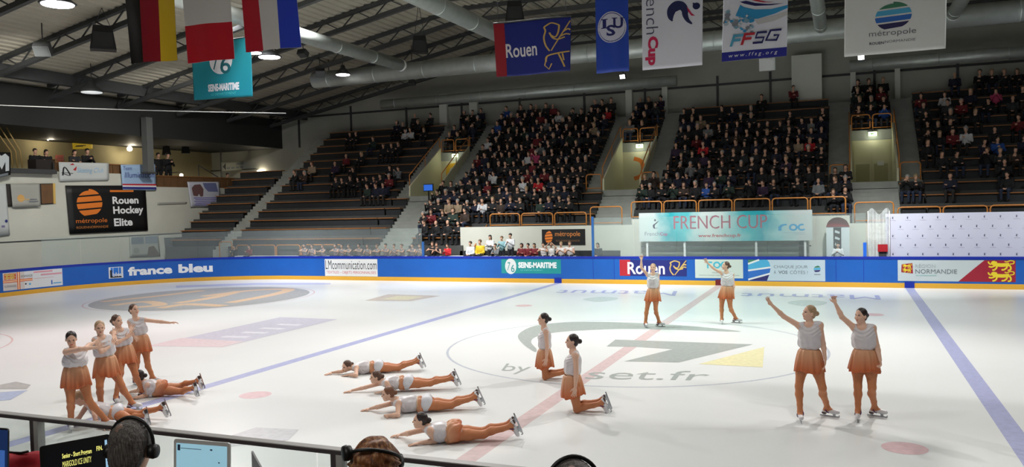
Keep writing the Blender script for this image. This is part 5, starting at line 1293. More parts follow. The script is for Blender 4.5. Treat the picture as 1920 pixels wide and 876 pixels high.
    if skirt == 'hang':
        skirt_mesh(e, waist+UP*0.01, hlat, hfr, unit((hip-waist)*0.5+Vector((0, 0, -0.15))), skirtL, (0.134*b, 0.106*b), (flare[0]*b, flare[1]*b), ripple=rip, push=J.get('push'))
    elif skirt in ('wrap', 'bunch'):
        K = Body()
        if skirt == 'wrap':
            K.ell(hip+hs*0.05, hax, (0.200*b, 0.152*b, 0.16), 0, 0.05)
            for q in (ha_, hb_): K.ell(q-hfr*0.060-hs*0.01, hax, (0.124*b, 0.120*b, 0.13), 0, 0.05)
            K.cut(hip-hs*0.165, hax, (0.3, 0.3, 0.11), 0.01)
        else:
            K.ell(waist.lerp(hip, 0.25), hax, (0.152*b, 0.122*b, 0.07), 0, 0.03); K.ell(waist.lerp(hip, 0.45)+hfr*0.06, hax, (0.165*b, 0.08*b, 0.09), 0, 0.04)
        h_np, u_np, l2 = np.array(waist), np.array(hs), np.array(hlat)
        o = K.build('skirt', vox, [M_SKIRT], e, None, lambda p: 0.008*np.sin(60*((p-h_np)@l2)+30*((p-h_np)@u_np))+0.006*np.sin(45*((p-h_np)@u_np)+np.cos(40*((p-h_np)@l2))))
        dyed(o, lambda p: -((p-h_np)@u_np)/0.22)
    if briefs:
        K = Body(); K.ell(hip+hs*0.02, hax, (0.180*b, 0.132*b, 0.12), 0, 0.06)
        for q in (ha_, hb_): K.ell(q-hfr*0.05-hs*0.012, hax, (0.110*b, 0.108*b, 0.098), 0, 0.05)
        K.cut(hip-hs*0.20, hax, (0.3, 0.3, 0.115), 0.01); K.cut(hip+hs*0.24, hax, (0.3, 0.3, 0.115), 0.01)
        K.build('briefs', vox, [M_BRIEF], e)
    return e

def hips_from(hip, lat, half=0.085): return Vector(hip)-unit(lat)*half, Vector(hip)+unit(lat)*half
def standing(label, feet, head, hfdir, neck, A, Bm, waist, hipc, front, knees, hair, toes, build=1.0, kneesg=(0.6, 0.6), group=None, sa_d=0.0, sb_d=0.0, skirtL=0.36, headroll=0.0, anks=None, hd=0.0, palms=((0, 1, 0), (0, 1, 0)), curl=0.3, root=None):
    """joints in picture positions. A, Bm: (shoulder, elbow, wrist, tip, sign elbow, sign wrist) of the two arms, a = left in the picture"""
    fa, fb = at_z(*feet[0], 0.0), at_z(*feet[1], 0.0)
    rt = (fa+fb)/2 if root is None else Vector(root); v = View(rt); J = {}
    J['head'] = v.d(*head, hd); J['hf'] = v.dir(*hfdir); J['hu'] = v.dir(headroll, 0, 1)
    J['neck'] = v.d(*neck, 0.0); J['front'] = v.dir(*front)
    for sfx, arm, dd in (('a', A, sa_d), ('b', Bm, sb_d)):
        sh, el, wr, tip, s1, s2 = arm; J['s'+sfx] = v.d(*sh, dd); J['e'+sfx] = v.reach(J['s'+sfx], *el, 0.285, s1); J['w'+sfx] = v.reach(J['e'+sfx], *wr, 0.245, s2)
        J['d'+sfx] = v.reach(J['w'+sfx], *tip, 0.16, 0.5 if s2 > 0 else -0.5)-J['w'+sfx]
    J['na'], J['nb'] = v.dir(*palms[0]), v.dir(*palms[1]); J['curl'] = curl
    J['waist'] = v.d(*waist, 0); J['hip'] = v.d(*hipc, 0); fr = J['front']; lat = unit(fr.cross(UP)); lat = lat if lat.dot(v.r) > 0 else -lat
    if abs(lat.dot(v.r)) < 0.2: lat = unit(fr.cross(UP))
    J['pa_hip'], J['pb_hip'] = hips_from(J['hip']-UP*0.02, lat, 0.088*build)
    for sfx, ft, kn, to, sg in (('a', fa, knees[0], toes[0], kneesg[0]), ('b', fb, knees[1], toes[1], kneesg[1])):
        t = v.dir(*to); t.z = 0; t = unit(t); J['t'+sfx] = t; J['o'+sfx] = Vector((0, 0, -1))
        J['a'+sfx] = Vector((ft.x, ft.y, 0.1505)); h_ = J['p'+sfx+'_hip']
        kp = v.reach(h_, *kn, (h_-J['a'+sfx]).length*0.515, sg)
        # knee between hip and ankle with the picture's bend
        J['k'+sfx] = kp
    return skater(label, rt, J, hair, group, build, skirtL=skirtL)
GR = None
def px_lift(q, dx=0, dy=0): return (q[0]+dx, q[1]+dy)

# two near right: right arm thrown up to the left, left arm hanging
standing('skater in white top and orange skirt at right, arm raised, blond bun visible', ((1500.5, 790), (1551, 781)), (1517, 587), (-0.85, 0.5, 0.12), (1518, 607),
         ((1500, 612), (1466, 591.5), (1444.5, 569.5), (1433, 554), 0.4, -0.4), ((1537, 610), (1543.5, 646), (1547.5, 675.5), (1547, 692), 0.3, 0.5),
         (1518, 655), (1517, 674), (-0.25, 1, 0), ((1496.5, 734), (1543, 731)), 'blond', ((0.12, 1), (1, 0.35)), 1.06, (0.5, 0.6), palms=((0.6, 0.5, 0.4), (-1, 0, 0)), curl=0.22)
standing('rightmost skater in white top and orange skirt, clenched fist raised', ((1609, 788), (1640, 781)), (1614, 592.5), (-0.6, 0.8, 0.02), (1617.5, 612),
         ((1602, 615), (1578.5, 594.5), (1566, 568.5), (1562, 557), 0.4, -0.4), ((1636, 615), (1644.5, 650), (1650.5, 675.5), (1653, 692), 0.3, 0.5),
         (1621.5, 655), (1620, 675), (-0.2, 1, 0), ((1608.5, 732), (1635.5, 731)), 'dark', ((-0.05, 1), (1, 0.3)), 1.08, (0.5, 0.6), palms=((0.3, 0.8, 0.3), (-1, 0, 0)), curl=1.0)
# two far ones in front of the boards
standing('far skater with fist raised in front of the navy lamb panel on the boards', ((1210.5, 614), (1235.5, 612.5)), (1224.5, 502.5), (-0.1, 1, 0.1), (1224.5, 513.5),
         ((1215, 516.5), (1202, 501.5), (1202.5, 487), (1203.7, 479), 0.3, -0.3), ((1233, 515.5), (1235.5, 537), (1234, 553), (1233, 561), -0.6, -0.3),
         (1225, 541), (1223.5, 552), (-0.1, 1, 0), ((1212.5, 582.5), (1229.5, 583)), 'blond', ((0.25, 1), (0.9, 0.5)), 1.0, curl=0.9)
standing('far skater with arm raised in front of the pale club panel on the boards', ((1353.5, 607.5), (1379, 605.5)), (1360.5, 498.5), (-0.95, 0.4, 0.2), (1362.5, 510.5),
         ((1354.5, 513), (1339, 504), (1326.5, 493), (1320, 483), 0.3, -0.3), ((1373, 515), (1375.5, 534), (1375, 549), (1374.5, 557), -0.5, -0.2),
         (1363.5, 537), (1361, 548), (-0.3, 1, 0), ((1352.7, 577.5), (1369.5, 577.5)), 'brown', ((0.02, 1), (1, 0.3)), 1.04)
# four standing in a file at the left, hands on the next one's shoulder
standing('foremost skater of the standing file at left, dark hair, face turned down', ((134, 808), (197, 802)), (133.5, 636), (0.05, 1, -0.32), (138, 655),
         ((125, 660), (151, 655), (180, 652), (193, 648), 0.9, -0.3), ((157, 657), (166, 648), (176, 643), (184, 640), -0.9, -0.5),
         (140.5, 685), (142, 704), (0.25, 1, 0), ((132.5, 752), (166, 750)), 'dark', ((0.0, 1), (0.9, 0.6)), 1.02, (0.6, 0.5), sa_d=0.08, sb_d=-0.06)
standing('second skater of the standing file at left, blond hair, face to camera', ((190, 778), (247, 769)), (187, 615), (0.15, 1, -0.08), (189, 632),
         ((178.5, 638), (190, 660), (206, 650), (213, 640), 0.7, -0.5), ((204, 633), (211, 643), (212, 628), (215, 620), -0.4, -0.6),
         (198, 668), (199, 686), (0.3, 1, 0), ((187, 725), (228, 723)), 'blond', ((0.1, 1), (0.9, 0.5)), 1.02, (0.6, 0.5), sa_d=0.06, sb_d=-0.06)
standing('third skater of the standing file at left, brown bun, face turned right', ((218, 758), (267, 746)), (219.5, 602.5), (0.65, 0.75, 0.02), (224, 618),
         ((211.5, 625), (218, 644), (236, 634), (246, 626), 0.7, -0.4), ((237, 620), (243, 636), (244, 620), (248, 612), -0.4, -0.6),
         (231.5, 647), (233, 665), (0.4, 1, 0), ((226, 700), (254, 702)), 'brown', ((0.2, 1), (0.9, 0.5)), 1.0, (0.6, 0.5), sa_d=0.06, sb_d=-0.06)
standing('rearmost skater of the standing file at left, arm stretched out to the right', ((254, 722), (286, 720)), (251.5, 581.5), (0.55, 0.8, 0.12), (254, 597.5),
         ((244, 603.5), (245, 621), (252, 632), (258, 637), 0.4, 0.3), ((268.5, 600), (295, 603), (319, 605.5), (333, 603.5), -0.3, 0.2),
         (261, 628), (263, 644), (0.3, 1, 0), ((257, 680), (276, 678)), 'brown', ((0.4, 1), (0.9, 0.5)), 1.0, (0.6, 0.5), palms=((0, 1, 0), (0, 0.4, -1)))

def kneeling(label, ground, head, neck, sh, el, wr, tip, waist, hipc, knee, ankle, hair, build=1.0, skirtL=0.37):
    rt = at_z(*ground, 0); v = View(rt); J = {}
    J['head'] = v.d(*head, 0); J['hf'] = v.dir(-1, 0.12, 0.05); J['hu'] = UP; J['neck'] = v.d(*neck, 0); J['front'] = v.dir(-1, 0.15)
    # near arm (a) hangs at the camera side, far arm (b) mirrors it
    J['sa'] = v.d(*sh, 0.155*build); J['sb'] = v.d(sh[0], sh[1]-4, -0.155*build)
    J['ea'] = v.reach(J['sa'], *el, 0.285, 0.3); J['wa'] = v.reach(J['ea'], *wr, 0.245, 0.2); J['da'] = v.reach(J['wa'], *tip, 0.16, -0.1)-J['wa']
    off = J['sb']-J['sa']; J['eb'] = J['ea']+off; J['wb'] = J['wa']+off; J['db'] = J['da']; J['na'] = v.dir(-0.3, -1); J['nb'] = v.dir(-0.3, 1)
    J['waist'] = v.d(*waist, 0); J['hip'] = v.d(*hipc, 0)
    J['pa_hip'], J['pb_hip'] = J['hip']+v.n*0.085*build-UP*0.02, J['hip']-v.n*0.085*build-UP*0.02
    for s_, sg in (('a', 1), ('b', -1)):
        k0 = v.d(*knee, 0); k0.z = 0.062; J['k'+s_] = k0+v.n*0.1*sg
        a0 = v.d(*ankle, 0); a0.z = max(0.10, a0.z if sg > 0 else 0.10); kk = J['k'+s_]; d = unit(a0-v.d(*knee, 0)); J['a'+s_] = kk+d*0.40; J['a'+s_].z = 0.155
        J['t'+s_] = v.dir(0.35, 0, -1); J['o'+s_] = v.dir(1, 0, 0.35)
    return skater(label, rt, J, hair, None, build, skirtL=skirtL, rip=0.009, flare=(0.207, 0.190))
kneeling('kneeling skater in profile nearer the camera, dark bun, hands by her thighs', (1082, 772), (1072.5, 640), (1074.5, 656.5), (1079, 667), (1080.5, 701), (1078.5, 727), (1076, 746), (1071.5, 702), (1074, 716), (1082, 768), (1130, 753), 'dark', 1.08)
kneeling('kneeling skater in profile farther back beside the ice lettering, dark bun', (1022, 711), (1018.5, 598.5), (1020, 613), (1023.5, 622), (1026, 652), (1024.5, 673), (1021, 690), (1020.5, 655), (1021.5, 666), (1022, 706), (1060, 697), 'dark', 1.0)

def lying(label, ground, head, hfd, neck, far, near, waist, hipc, knee, ankle, hair, skirt, briefs, build=1.0, split=None, lift=0.0, toe_up=None):
    """prone, head to the left of the picture; far / near arms: shoulder, elbow, wrist, tip with heights"""
    rt = at_z(*ground, 0); v = View(rt); J = {}
    J['head'] = v.d(*head, 0.0); J['hf'] = v.dir(*hfd); J['hu'] = v.dir(0.25, 0, 1)
    J['neck'] = v.d(*neck, 0); J['front'] = v.dir(-0.35, 0, -1)
    for s_, arm, dd in (('b', far, -0.15), ('a', near, 0.15)):
        sh, el, wr, tip, ze, zw = arm; J['s'+s_] = v.d(*sh, dd*build)
        J['w'+s_] = at_z(*wr, zw); J['e'+s_] = at_z(*el, ze)
        # keep human arm lengths
        J['e'+s_] = J['s'+s_]+unit(J['e'+s_]-J['s'+s_])*min(0.32, max(0.26, (J['e'+s_]-J['s'+s_]).length)); J['w'+s_] = J['e'+s_]+unit(J['w'+s_]-J['e'+s_])*min(0.28, max(0.22, (J['w'+s_]-J['e'+s_]).length))
        J['e'+s_].z = max(J['e'+s_].z, 0.045); J['w'+s_].z = max(J['w'+s_].z, 0.035)
        d = at_z(*tip, 0.02)-J['w'+s_]; d.z = -0.15*d.length; J['d'+s_] = d; J['n'+s_] = Vector((0, 0, -1))
    J['curl'] = 0.06
    J['waist'] = v.d(*waist, 0); J['hip'] = v.d(*hipc, 0); J['hip'].z = max(J['hip'].z, 0.118*build); J['waist'].z = max(J['waist'].z, 0.115)
    J['pa_hip'], J['pb_hip'] = J['hip']+v.n*0.085*build, J['hip']-v.n*0.085*build
    for i, (s_, sg) in enumerate((('a', 1), ('b', -1))):
        kn = knee[i] if split else knee; an = ankle[i] if split else ankle
        K_ = v.d(*kn, 0.0 if not split else 0)+(v.n*0.085*sg if not split else v.n*0.0); h_ = J['p'+s_+'_hip']
        if split: K_ = at_z(*kn, 0.08)
        K_.z = max(0.07, min(K_.z, 0.16)); J['k'+s_] = h_+unit(K_-h_)*0.42; J['k'+s_].z = max(0.068, J['k'+s_].z)
        A_ = v.d(*an, 0)+v.n*0.075*sg
        if split: A_ = at_z(*an, 0.17)
        A_.z = max(0.205, min(A_.z, 0.26)); J['a'+s_] = J['k'+s_]+unit(A_-J['k'+s_])*0.40; J['a'+s_].z = 0.205
        ld = unit(Vector((J['a'+s_].x-J['k'+s_].x, J['a'+s_].y-J['k'+s_].y, 0)))
        J['t'+s_] = Vector((0, 0, -1))+ld*0.42; J['o'+s_] = ld+Vector((0, 0, 0.42))
    return skater(label, rt, J, hair, None, build, skirt=skirt, briefs=briefs)
lying('lying skater farthest back of the row of four, brown hair, white briefs showing', (705, 699), (650, 687), (-0.85, 0.5, -0.25), (661, 690),
      ((663, 689), (640, 697), (622, 699), (609, 702.5), 0.06, 0.035), ((668, 690), (668, 704), (655, 703.5), (645, 704.5), 0.05, 0.035), (693, 687.5), (710, 688.5), (750, 689), (781, 681.5), 'brown', 'bunch', True)
lying('second lying skater from the back of the row of four, brown hair, white briefs', (760, 733), (704, 707.5), (-1, 0.15, -0.05), (716, 716),
      ((716, 718), (684, 727), (660, 732.5), (647, 735), 0.08, 0.035), ((724, 719), (733, 734), (720, 736), (710, 737), 0.05, 0.035), (748, 716), (765, 718), (810, 717.5), (847, 708), 'brown', 'bunch', True)
lying('third lying skater from the back of the row of four, auburn bun, white briefs', (797, 771), (727, 739), (-0.95, 0.2, -0.1), (741, 750),
      ((740, 755), (714, 762), (694, 766.5), (681, 769), 0.1, 0.035), ((747, 757), (746, 775), (735, 780), (727, 781.5), 0.07, 0.035), (782, 757), (800, 759), (846, 758), (889, 747), 'red', 'bunch', True, 1.04)
lying('nearest lying skater of the row of four, dark bun, orange skirt over hips', (850, 828), (787.5, 788.5), (-1, 0.1, 0.05), (800, 801),
      ((800, 804), (773, 811), (751, 815.5), (736, 818), 0.13, 0.035), ((806, 808), (813, 825), (786, 831), (770, 834), 0.07, 0.035), (838, 811), (853, 813), (917, 812), (962, 803.5), 'dark', 'wrap', True, 1.06)
lying('lying skater behind the standing file at left, dark bun, orange skirt', (300, 742), (259, 706), (-0.9, -0.3, -0.1), (268, 716),
      ((269, 717), (258, 733), (245, 735), (238, 737), 0.08, 0.035), ((275, 722), (276, 740), (262, 745), (250, 747), 0.06, 0.035), (288, 727.5), (302, 731), ((352, 735), (352, 722)), ((388, 737), (402, 720.5)), 'dark', 'wrap', False, 1.0, split=True)
lying('lying skater under the standing file at left, white briefs, blades raised', (222, 788), (149, 747), (-0.75, -0.1, -0.65), (164, 755),
      ((165, 758), (152, 778), (143, 792), (138, 800), 0.15, 0.04), ((176, 766), (180, 794), (190, 801), (200, 804), 0.1, 0.04), (203, 775), (220, 782), ((272, 794), (276, 778)), ((306, 792), (325, 770)), 'blond', 'bunch', True, 1.0, split=True)
# ================================================================== SPECTATORS
M_FACE = mat('spectator_skin', (206, 160, 134), 0.6)
HAIRC = [mat('crowd_hair_%d' % i, c, 0.6) for i, c in enumerate(((26, 20, 18), (60, 42, 32), (96, 72, 50), (150, 128, 96), (150, 148, 146)))]
COATS = [('black coat', (15, 15, 17)), ('black jacket', (20, 20, 23)), ('navy coat', (22, 26, 46)), ('charcoal coat', (40, 42, 45)), ('dark brown coat', (54, 40, 32)), ('dark green coat', (36, 52, 44)),
         ('dark purple coat', (52, 34, 60)), ('dark red coat', (110, 26, 34)), ('bright red jacket', (190, 28, 38)), ('grey sweater', (118, 120, 122)), ('white jacket', (206, 206, 208)), ('blue jacket', (36, 78, 150)), ('beige coat', (150, 130, 106)), ('pink jacket', (190, 70, 110))]
COATW = [30, 26, 12, 12, 5, 2, 2, 3.5, 1.0, 2.5, 1.6, 1.2, 1.6, 0.3]
M_COAT = {n: mat('cloth_'+n.replace(' ', '_'), c, 0.8, noise=0.1, nscale=12) for n, c in COATS}
M_TROU = [mat('trousers_%d' % i, c, 0.8) for i, c in enumerate(((24, 26, 34), (34, 44, 66), (40, 38, 36), (18, 18, 20)))]
M_SHOE = mat('shoe_dark', (22, 20, 20), 0.6)
X3, Y3 = Vector((1, 0, 0)), Vector((0, 1, 0))
def person_mesh(name, pose, sleeves=True, hair='short', lean=0.0, stand=False, hat=False, k=1.0):
    """one continuous figure facing -Y, feet at the origin. slots: skin, hair, coat, trousers, shoes"""
    B = Body(); seat = 0.46 if not stand else 0.90
    hip = Vector((0, 0.12 if not stand else 0, seat)); sh = hip+Vector((0, -lean, 0.47)); A3 = (X3, Vector((0, -1, 0)), UP)
    B.ell(hip.lerp(sh, .15), (X3, Y3, UP), (0.18, 0.14, 0.15), 2, 0.05); B.ell(hip.lerp(sh, .62), (X3, Y3, UP), (0.19, 0.135, 0.24), 2, 0.05)
    neck = sh+Vector((0, -lean*.15, 0.06)); hc = neck+Vector((0, -0.03-lean*.1, 0.16))
    B.cone(sh, neck+UP*0.03, 0.075, 0.055, 0, 0.03)
    B.ell(hc+UP*0.02, A3, (0.076, 0.095, 0.105), 0, 0.02); B.ell(hc+Vector((0, -0.035, -0.05)), A3, (0.055, 0.06, 0.07), 0, 0.03); B.ball(hc+Vector((0, -0.10, -0.01)), 0.018, 0, 0.02)
    if hair == 'bald': pass
    else:
        B.ell(hc+Vector((0, 0.022, 0.058)), A3, (0.094, 0.114, 0.098), 1, 0.015)
        if hair == 'long': B.ell(hc+Vector((0, 0.07, -0.06)), A3, (0.095, 0.055, 0.15), 1, 0.03)
        if hair == 'bun': B.ball(hc+Vector((0, 0.13, 0.05)), 0.045, 1, 0.02)
        if hair == 'hood':
            B.ell(hc+Vector((0, 0.05, 0.01)), A3, (0.115, 0.10, 0.14), 2, 0.03)
    if hat: B.ell(hc+Vector((0, 0.0, 0.095)), A3, (0.098, 0.11, 0.075), 1, 0.02); B.ball(hc+Vector((0, 0, 0.18)), 0.035, 1, 0.02)
    am = 2 if sleeves else 0
    for s_ in (-1, 1):
        S0 = sh+X3*0.19*s_+UP*-0.02
        if pose == 'lap': E_, W_ = S0+Vector((0.05*s_, -0.05, -0.27)), hip+Vector((0.06*s_, -0.30, 0.10))
        elif pose == 'clap': E_, W_ = S0+Vector((0.07*s_, -0.10, -0.25)), sh+Vector((0.035*s_, -0.33, -0.12))
        elif pose == 'lean': E_, W_ = S0+Vector((0.03*s_, -0.16, -0.24)), sh+Vector((0.05*s_, -0.36, -0.22))
        elif pose == 'cross': E_, W_ = S0+Vector((0.06*s_, -0.08, -0.26)), sh+Vector((-0.10*s_, -0.20, -0.20+0.03*s_))
        elif pose == 'reach': E_, W_ = S0+Vector((0.10*s_, -0.22, -0.12)), S0+Vector((-0.10*s_, -0.44, -0.06))
        elif pose == 'phone': E_, W_ = (S0+Vector((0.05*s_, -0.16, -0.2)), sh+Vector((0.05*s_, -0.34, 0.08)))
        elif pose == 'up': E_, W_ = S0+Vector((0.12*s_, -0.12, 0.10)), S0+Vector((-0.06*s_, -0.2, 0.30))
        else: E_, W_ = S0+Vector((0.05*s_, 0.02, -0.28)), S0+Vector((0.05*s_, -0.06, -0.53))
        B.ball(S0, 0.075, 2, 0.04); B.cone(S0, E_, 0.062 if sleeves else 0.05, 0.05 if sleeves else 0.04, am, 0.03); B.cone(E_, W_, 0.05 if sleeves else 0.04, 0.038 if sleeves else 0.03, am, 0.02)
        d = (W_-E_).normalized(); B.cone(W_, W_+d*0.10, 0.034, 0.028, 0, 0.015)
        H0 = hip+X3*0.10*s_
        if stand: K_, F_ = H0+Vector((0.01*s_, -0.01, -0.42)), H0+Vector((0.02*s_, 0.0, -0.83))
        else: K_, F_ = H0+Vector((0.04*s_, -0.42, 0.03)), H0+Vector((0.03*s_, -0.40, -0.40))
        B.cone(H0, K_, 0.095, 0.07, 3, 0.04); B.cone(K_, F_, 0.065, 0.05, 3, 0.03); B.cone(F_+UP*-0.0, F_+Vector((0, -0.15, -0.015)), 0.05, 0.04, 4, 0.02)
    return B.mesh('person', 0.026, [], None)
PROTO = []
for pose, kw in (('lap', {}), ('clap', dict(lean=.04)), ('lean', dict(lean=.16)), ('cross', dict(hair='long')), ('clap', dict(hair='long')), ('lap', dict(hair='long', lean=.05)), ('lap', dict(hair='bald')), ('clap', dict(hat=True)), ('cross', dict(hair='hood')), ('phone', {})):
    PROTO.append(person_mesh('person', pose, **kw))
P_REACH = person_mesh('person', 'reach', sleeves=False, hair='bun', lean=.05); P_CLAPB = person_mesh('person', 'clap', sleeves=False, hair='bun', lean=.04); P_UP = person_mesh('person', 'up', sleeves=False, hair='bun')
P_STAND = person_mesh('person', 'down', stand=True); P_STANDX = person_mesh('person', 'cross', stand=True, hair='long'); P_STANDC = person_mesh('person', 'clap', stand=True); P_HOOD = PROTO[8]
for me in PROTO+[P_REACH, P_CLAPB, P_UP, P_STAND, P_STANDX, P_STANDC]:
    for m in (M_FACE, HAIRC[0], M_COAT['black coat'], M_TROU[0], M_SHOE): me.materials.append(m)
_first = {}
def place(me, loc, label, group, hair, coat, trou, rz=0.0, s=1.0, sx=1.0):
    """a copy of the figure with its own clothes; the mesh is shared, the materials belong to the copy"""
    if me.name not in _first:
        o = bpy.data.objects.new('person', me); _first[me.name] = o
    else: o = _first[me.name].copy()
    COL.objects.link(o); o.location = loc; o.rotation_euler = (0, 0, rz); o.scale = (s*sx, s*sx, s)
    for i, m in ((1, hair), (2, coat), (3, trou)):
        o.material_slots[i].link = 'OBJECT'; o.material_slots[i].material = m
    tag(o, label, 'person', group); return o
NUM = ['first', 'second', 'third', 'fourth', 'fifth', 'sixth', 'seventh', 'eighth', 'ninth', 'tenth', 'eleventh', 'twelfth', 'thirteenth', 'fourteenth', 'fifteenth', 'sixteenth', 'seventeenth', 'eighteenth']
rc = random.Random(21)
def pick_coat(): return rc.choices(COATS, COATW)[0][0]
seats = []            # (distance, block phrase, row index, x, row k)
def fill(phrase, x0, x1, k, dens, k0, step=0.52):
    n = max(1, round((x1-x0-0.14)/step)); step = (x1-x0-0.14)/n
    for i in range(n):
        if rc.random() < dens: seats.append((phrase, k-k0, x0+0.07+step*(i+.5)+rc.uniform(-.07, .07), k))
for k in range(2, NROW): fill('middle block', *BLK['middle'][:2], k, 0.93 if k < 13 else 0.8, 2)
for k in (0, 1): fill('middle block lower left', BLK['middle'][0], -17.7, k, 0.9, 0)
for k in range(0, VK): fill('right of left entrance', XV[0]+VW, XV[0]+VW+SW, k, 0.85, 0)
for k in range(3, NROW): fill('centre right block', *BLK['centre right'][:2], k, {3: .86, 4: .72, 5: .72, 6: .8, 7: .8, 8: .78, 9: .7, 10: .5, 11: .28, 12: .16, 13: .2}[k], 3)
for k in range(3, NROW): fill('far right block', BLK['far right'][0], 9.2, k, {3: .3, 4: .5, 5: .36, 6: .45, 7: .4, 8: .5, 9: .55, 10: .45, 11: .3, 12: .2, 13: .55}[k], 2)
for i, xv in enumerate(XV):
    for k in range(VT, NROW): fill('above the %s entrance' % ('left', 'middle', 'right')[i], xv-VW, xv+VW, k, (.75, .8, .95)[i], VT)
for k, xa, xb, d in ((5, -28.2, -23.9, .75), (4, -26.6, -23.8, .6), (6, -27.5, -23.8, .45), (6, -32.0, -29.0, .4), (7, -31.5, -28.0, .6), (8, -29.5, -25.5, .5), (9, -28.2, -25.0, .45), (10, -28.5, -24.5, .25), (11, -26.5, -24.0, .5), (12, -27.0, -23.9, .5), (13, -27.0, -23.9, .35), (11, -31.0, -29.0, .4)):
    fill('left block', xa, xb, k, d, 0)
for k in (3, 4): fill('right of middle entrance', XV[1]+VW, XV[1]+VW+SW, k, 1, 3)
for k in (2, 3, 4): fill('left of right entrance', XV[2]-VW-SW, XV[2]-VW, k, 1, 2)
for k in (3,): fill('right of right entrance', XV[2]+VW, XV[2]+VW+SW, k, 1, 2)
# order along each row, left to right
rows = {}
for s_ in seats: rows.setdefault((s_[0], s_[1]), []).append(s_)
cand = []
for (ph, r_), L in rows.items():
    L.sort(key=lambda q: q[2])
    for i, q in enumerate(L):
        P = Vector((q[2], rowy(q[3])+0.12, rowz(q[3])))
        px_ = to_px(P+UP*0.9)
        vis = -30 < px_[0] < 1950
        cand.append(((P-CAM).length if vis else 999, ph, r_, i, P))
cand.sort(key=lambda q: q[0])
bulk = []
for n, (dist, ph, r_, i, P) in enumerate(cand):
    me = rc.choice(PROTO); coat = pick_coat(); hair = rc.choices(HAIRC, (8, 8, 4, 3, 3))[0]; tr = rc.choice(M_TROU)
    rz = rc.uniform(-.35, .35)-0.1; s_ = rc.uniform(.94, 1.06)
    if dist > 900: continue
    if n < 262:
        rw = '%s row' % ORD[r_] if r_ < 13 else 'top row'
        place(me, P, 'seated spectator in %s, %s from left, %s, %s' % (coat, NUM[i], rw, ph), 'spectators in the far stand', hair, M_COAT[coat], tr, rz, s_)
    else: bulk.append((me, P, hair, M_COAT[coat], tr, rz, s_))
# the farther rest of the crowd as one object
mlist = []; V_, F_, MI_ = [], [], []; base = 0; cache = {}
for me, P, hair, coat, tr, rz, s_ in bulk:
    if me.name not in cache:
        a = np.empty(len(me.vertices)*3, np.float32); me.vertices.foreach_get('co', a)
        f = np.empty(len(me.polygons)*4, np.int32); me.loops.foreach_get('vertex_index', f)
        m = np.empty(len(me.polygons), np.int32); me.polygons.foreach_get('material_index', m); cache[me.name] = (a.reshape(-1, 3), f, m)
    a, f, m = cache[me.name]; c, n_ = math.cos(rz), math.sin(rz)
    q = a*s_; q = np.stack([q[:, 0]*c-q[:, 1]*n_, q[:, 0]*n_+q[:, 1]*c, q[:, 2]], 1)+np.array(P)
    idx = []
    for mm in (M_FACE, hair, coat, tr, M_SHOE):
        if mm not in mlist: mlist.append(mm)
        idx.append(mlist.index(mm))
    V_.append(q); F_.append(f+base); MI_.append(np.array(idx)[m]); base += len(a)
if V_:
    v = np.concatenate(V_); f = np.concatenate(F_); m = np.concatenate(MI_); me = bpy.data.meshes.new('crowd')
    me.vertices.add(len(v)); me.vertices.foreach_set('co', v.astype(np.float32).ravel()); me.loops.add(len(f)); me.loops.foreach_set('vertex_index', f.astype(np.int32))
    me.polygons.add(len(m)); me.polygons.foreach_set('loop_start', np.arange(0, len(f), 4, dtype=np.int32)); me.polygons.foreach_set('material_index', m.astype(np.int32)); me.polygons.foreach_set('use_smooth', np.ones(len(m), bool)); me.update(calc_edges=True)
    o = link_mesh('crowd', me, mlist); tag(o, 'dark mass of distant spectators filling the upper rows of the far stand', 'crowd', None, 'stuff'); recenter(o)

# ------------------------------------------------------------------ people right behind the boards
def mb_bench(x0, x1):
    e = empty('bench', ((x0+x1)/2, 35.75, .70), 'long low bench behind the boards where the waiting team sits', 'bench'); mb = MB(); mb.box((x0, 35.6, 1.08), (x1, 35.95, 1.13), M_WHITE); mb.build('seat_plank', e)
    for x in np.arange(x0+.3, x1, 2.2): mb = MB(); mb.box((x, 35.68, .70), (x+.08, 35.88, 1.08), M_STEEL); mb.build('leg', e)
mb_bench(at_y(432, 470, 35.75).x, at_y(1078, 470, 35.75).x)
M_TEAM = mat('team_grey', (120, 108, 110), 0.6); M_WTOP = mat('team_white', (214, 208, 206), 0.5)
def behind(px, py_top, me, label, hair, coat, group=None, Y=35.72, floor=.70, seated=True, rz=-0.1, trou=None):
    p = at_y(px, py_top, Y); h = (1.22 if seated else 1.72); s_ = (p.z-floor)/h
    return place(me, (p.x, Y-0.0, floor), label, group, hair, coat, trou or M_TROU[0], rz, min(1.12, max(.8, s_)), 1.0)
for i, x in enumerate((570, 584, 604, 628, 640, 653, 672, 688, 706, 722, 738, 752, 772, 786)):
    behind(x, 459+(i % 3)*1.2, (P_REACH, P_CLAPB, P_REACH)[i % 3], 'waiting skater in grey top clapping behind the glass, %s from the left' % NUM[i], HAIRC[i % 3], M_TEAM, 'waiting team behind the glass', rz=-0.1+0.25*math.sin(i*2.1))
behind(438, 463, PROTO[1], 'spectator in dark clothes seated by the foot of the left corner stairs', HAIRC[0], M_COAT['black coat'])
behind(466, 461, PROTO[1], 'spectator in red scarf and dark coat behind the glass near the left corner', HAIRC[0], M_COAT['dark red coat'])
behind(810, 456, P_REACH, 'bare armed clapping girl just right of the blue glass post, left of two', HAIRC[2], M_COAT['black jacket'], rz=.2)
behind(818, 457, P_CLAPB, 'bare armed clapping girl just right of the blue glass post, right of two', HAIRC[1], M_COAT['black jacket'], rz=.2)
behind(837, 459, PROTO[4], 'spectator in bright red jacket behind the boards left of the orange hand rail', HAIRC[0], M_COAT['bright red jacket'])
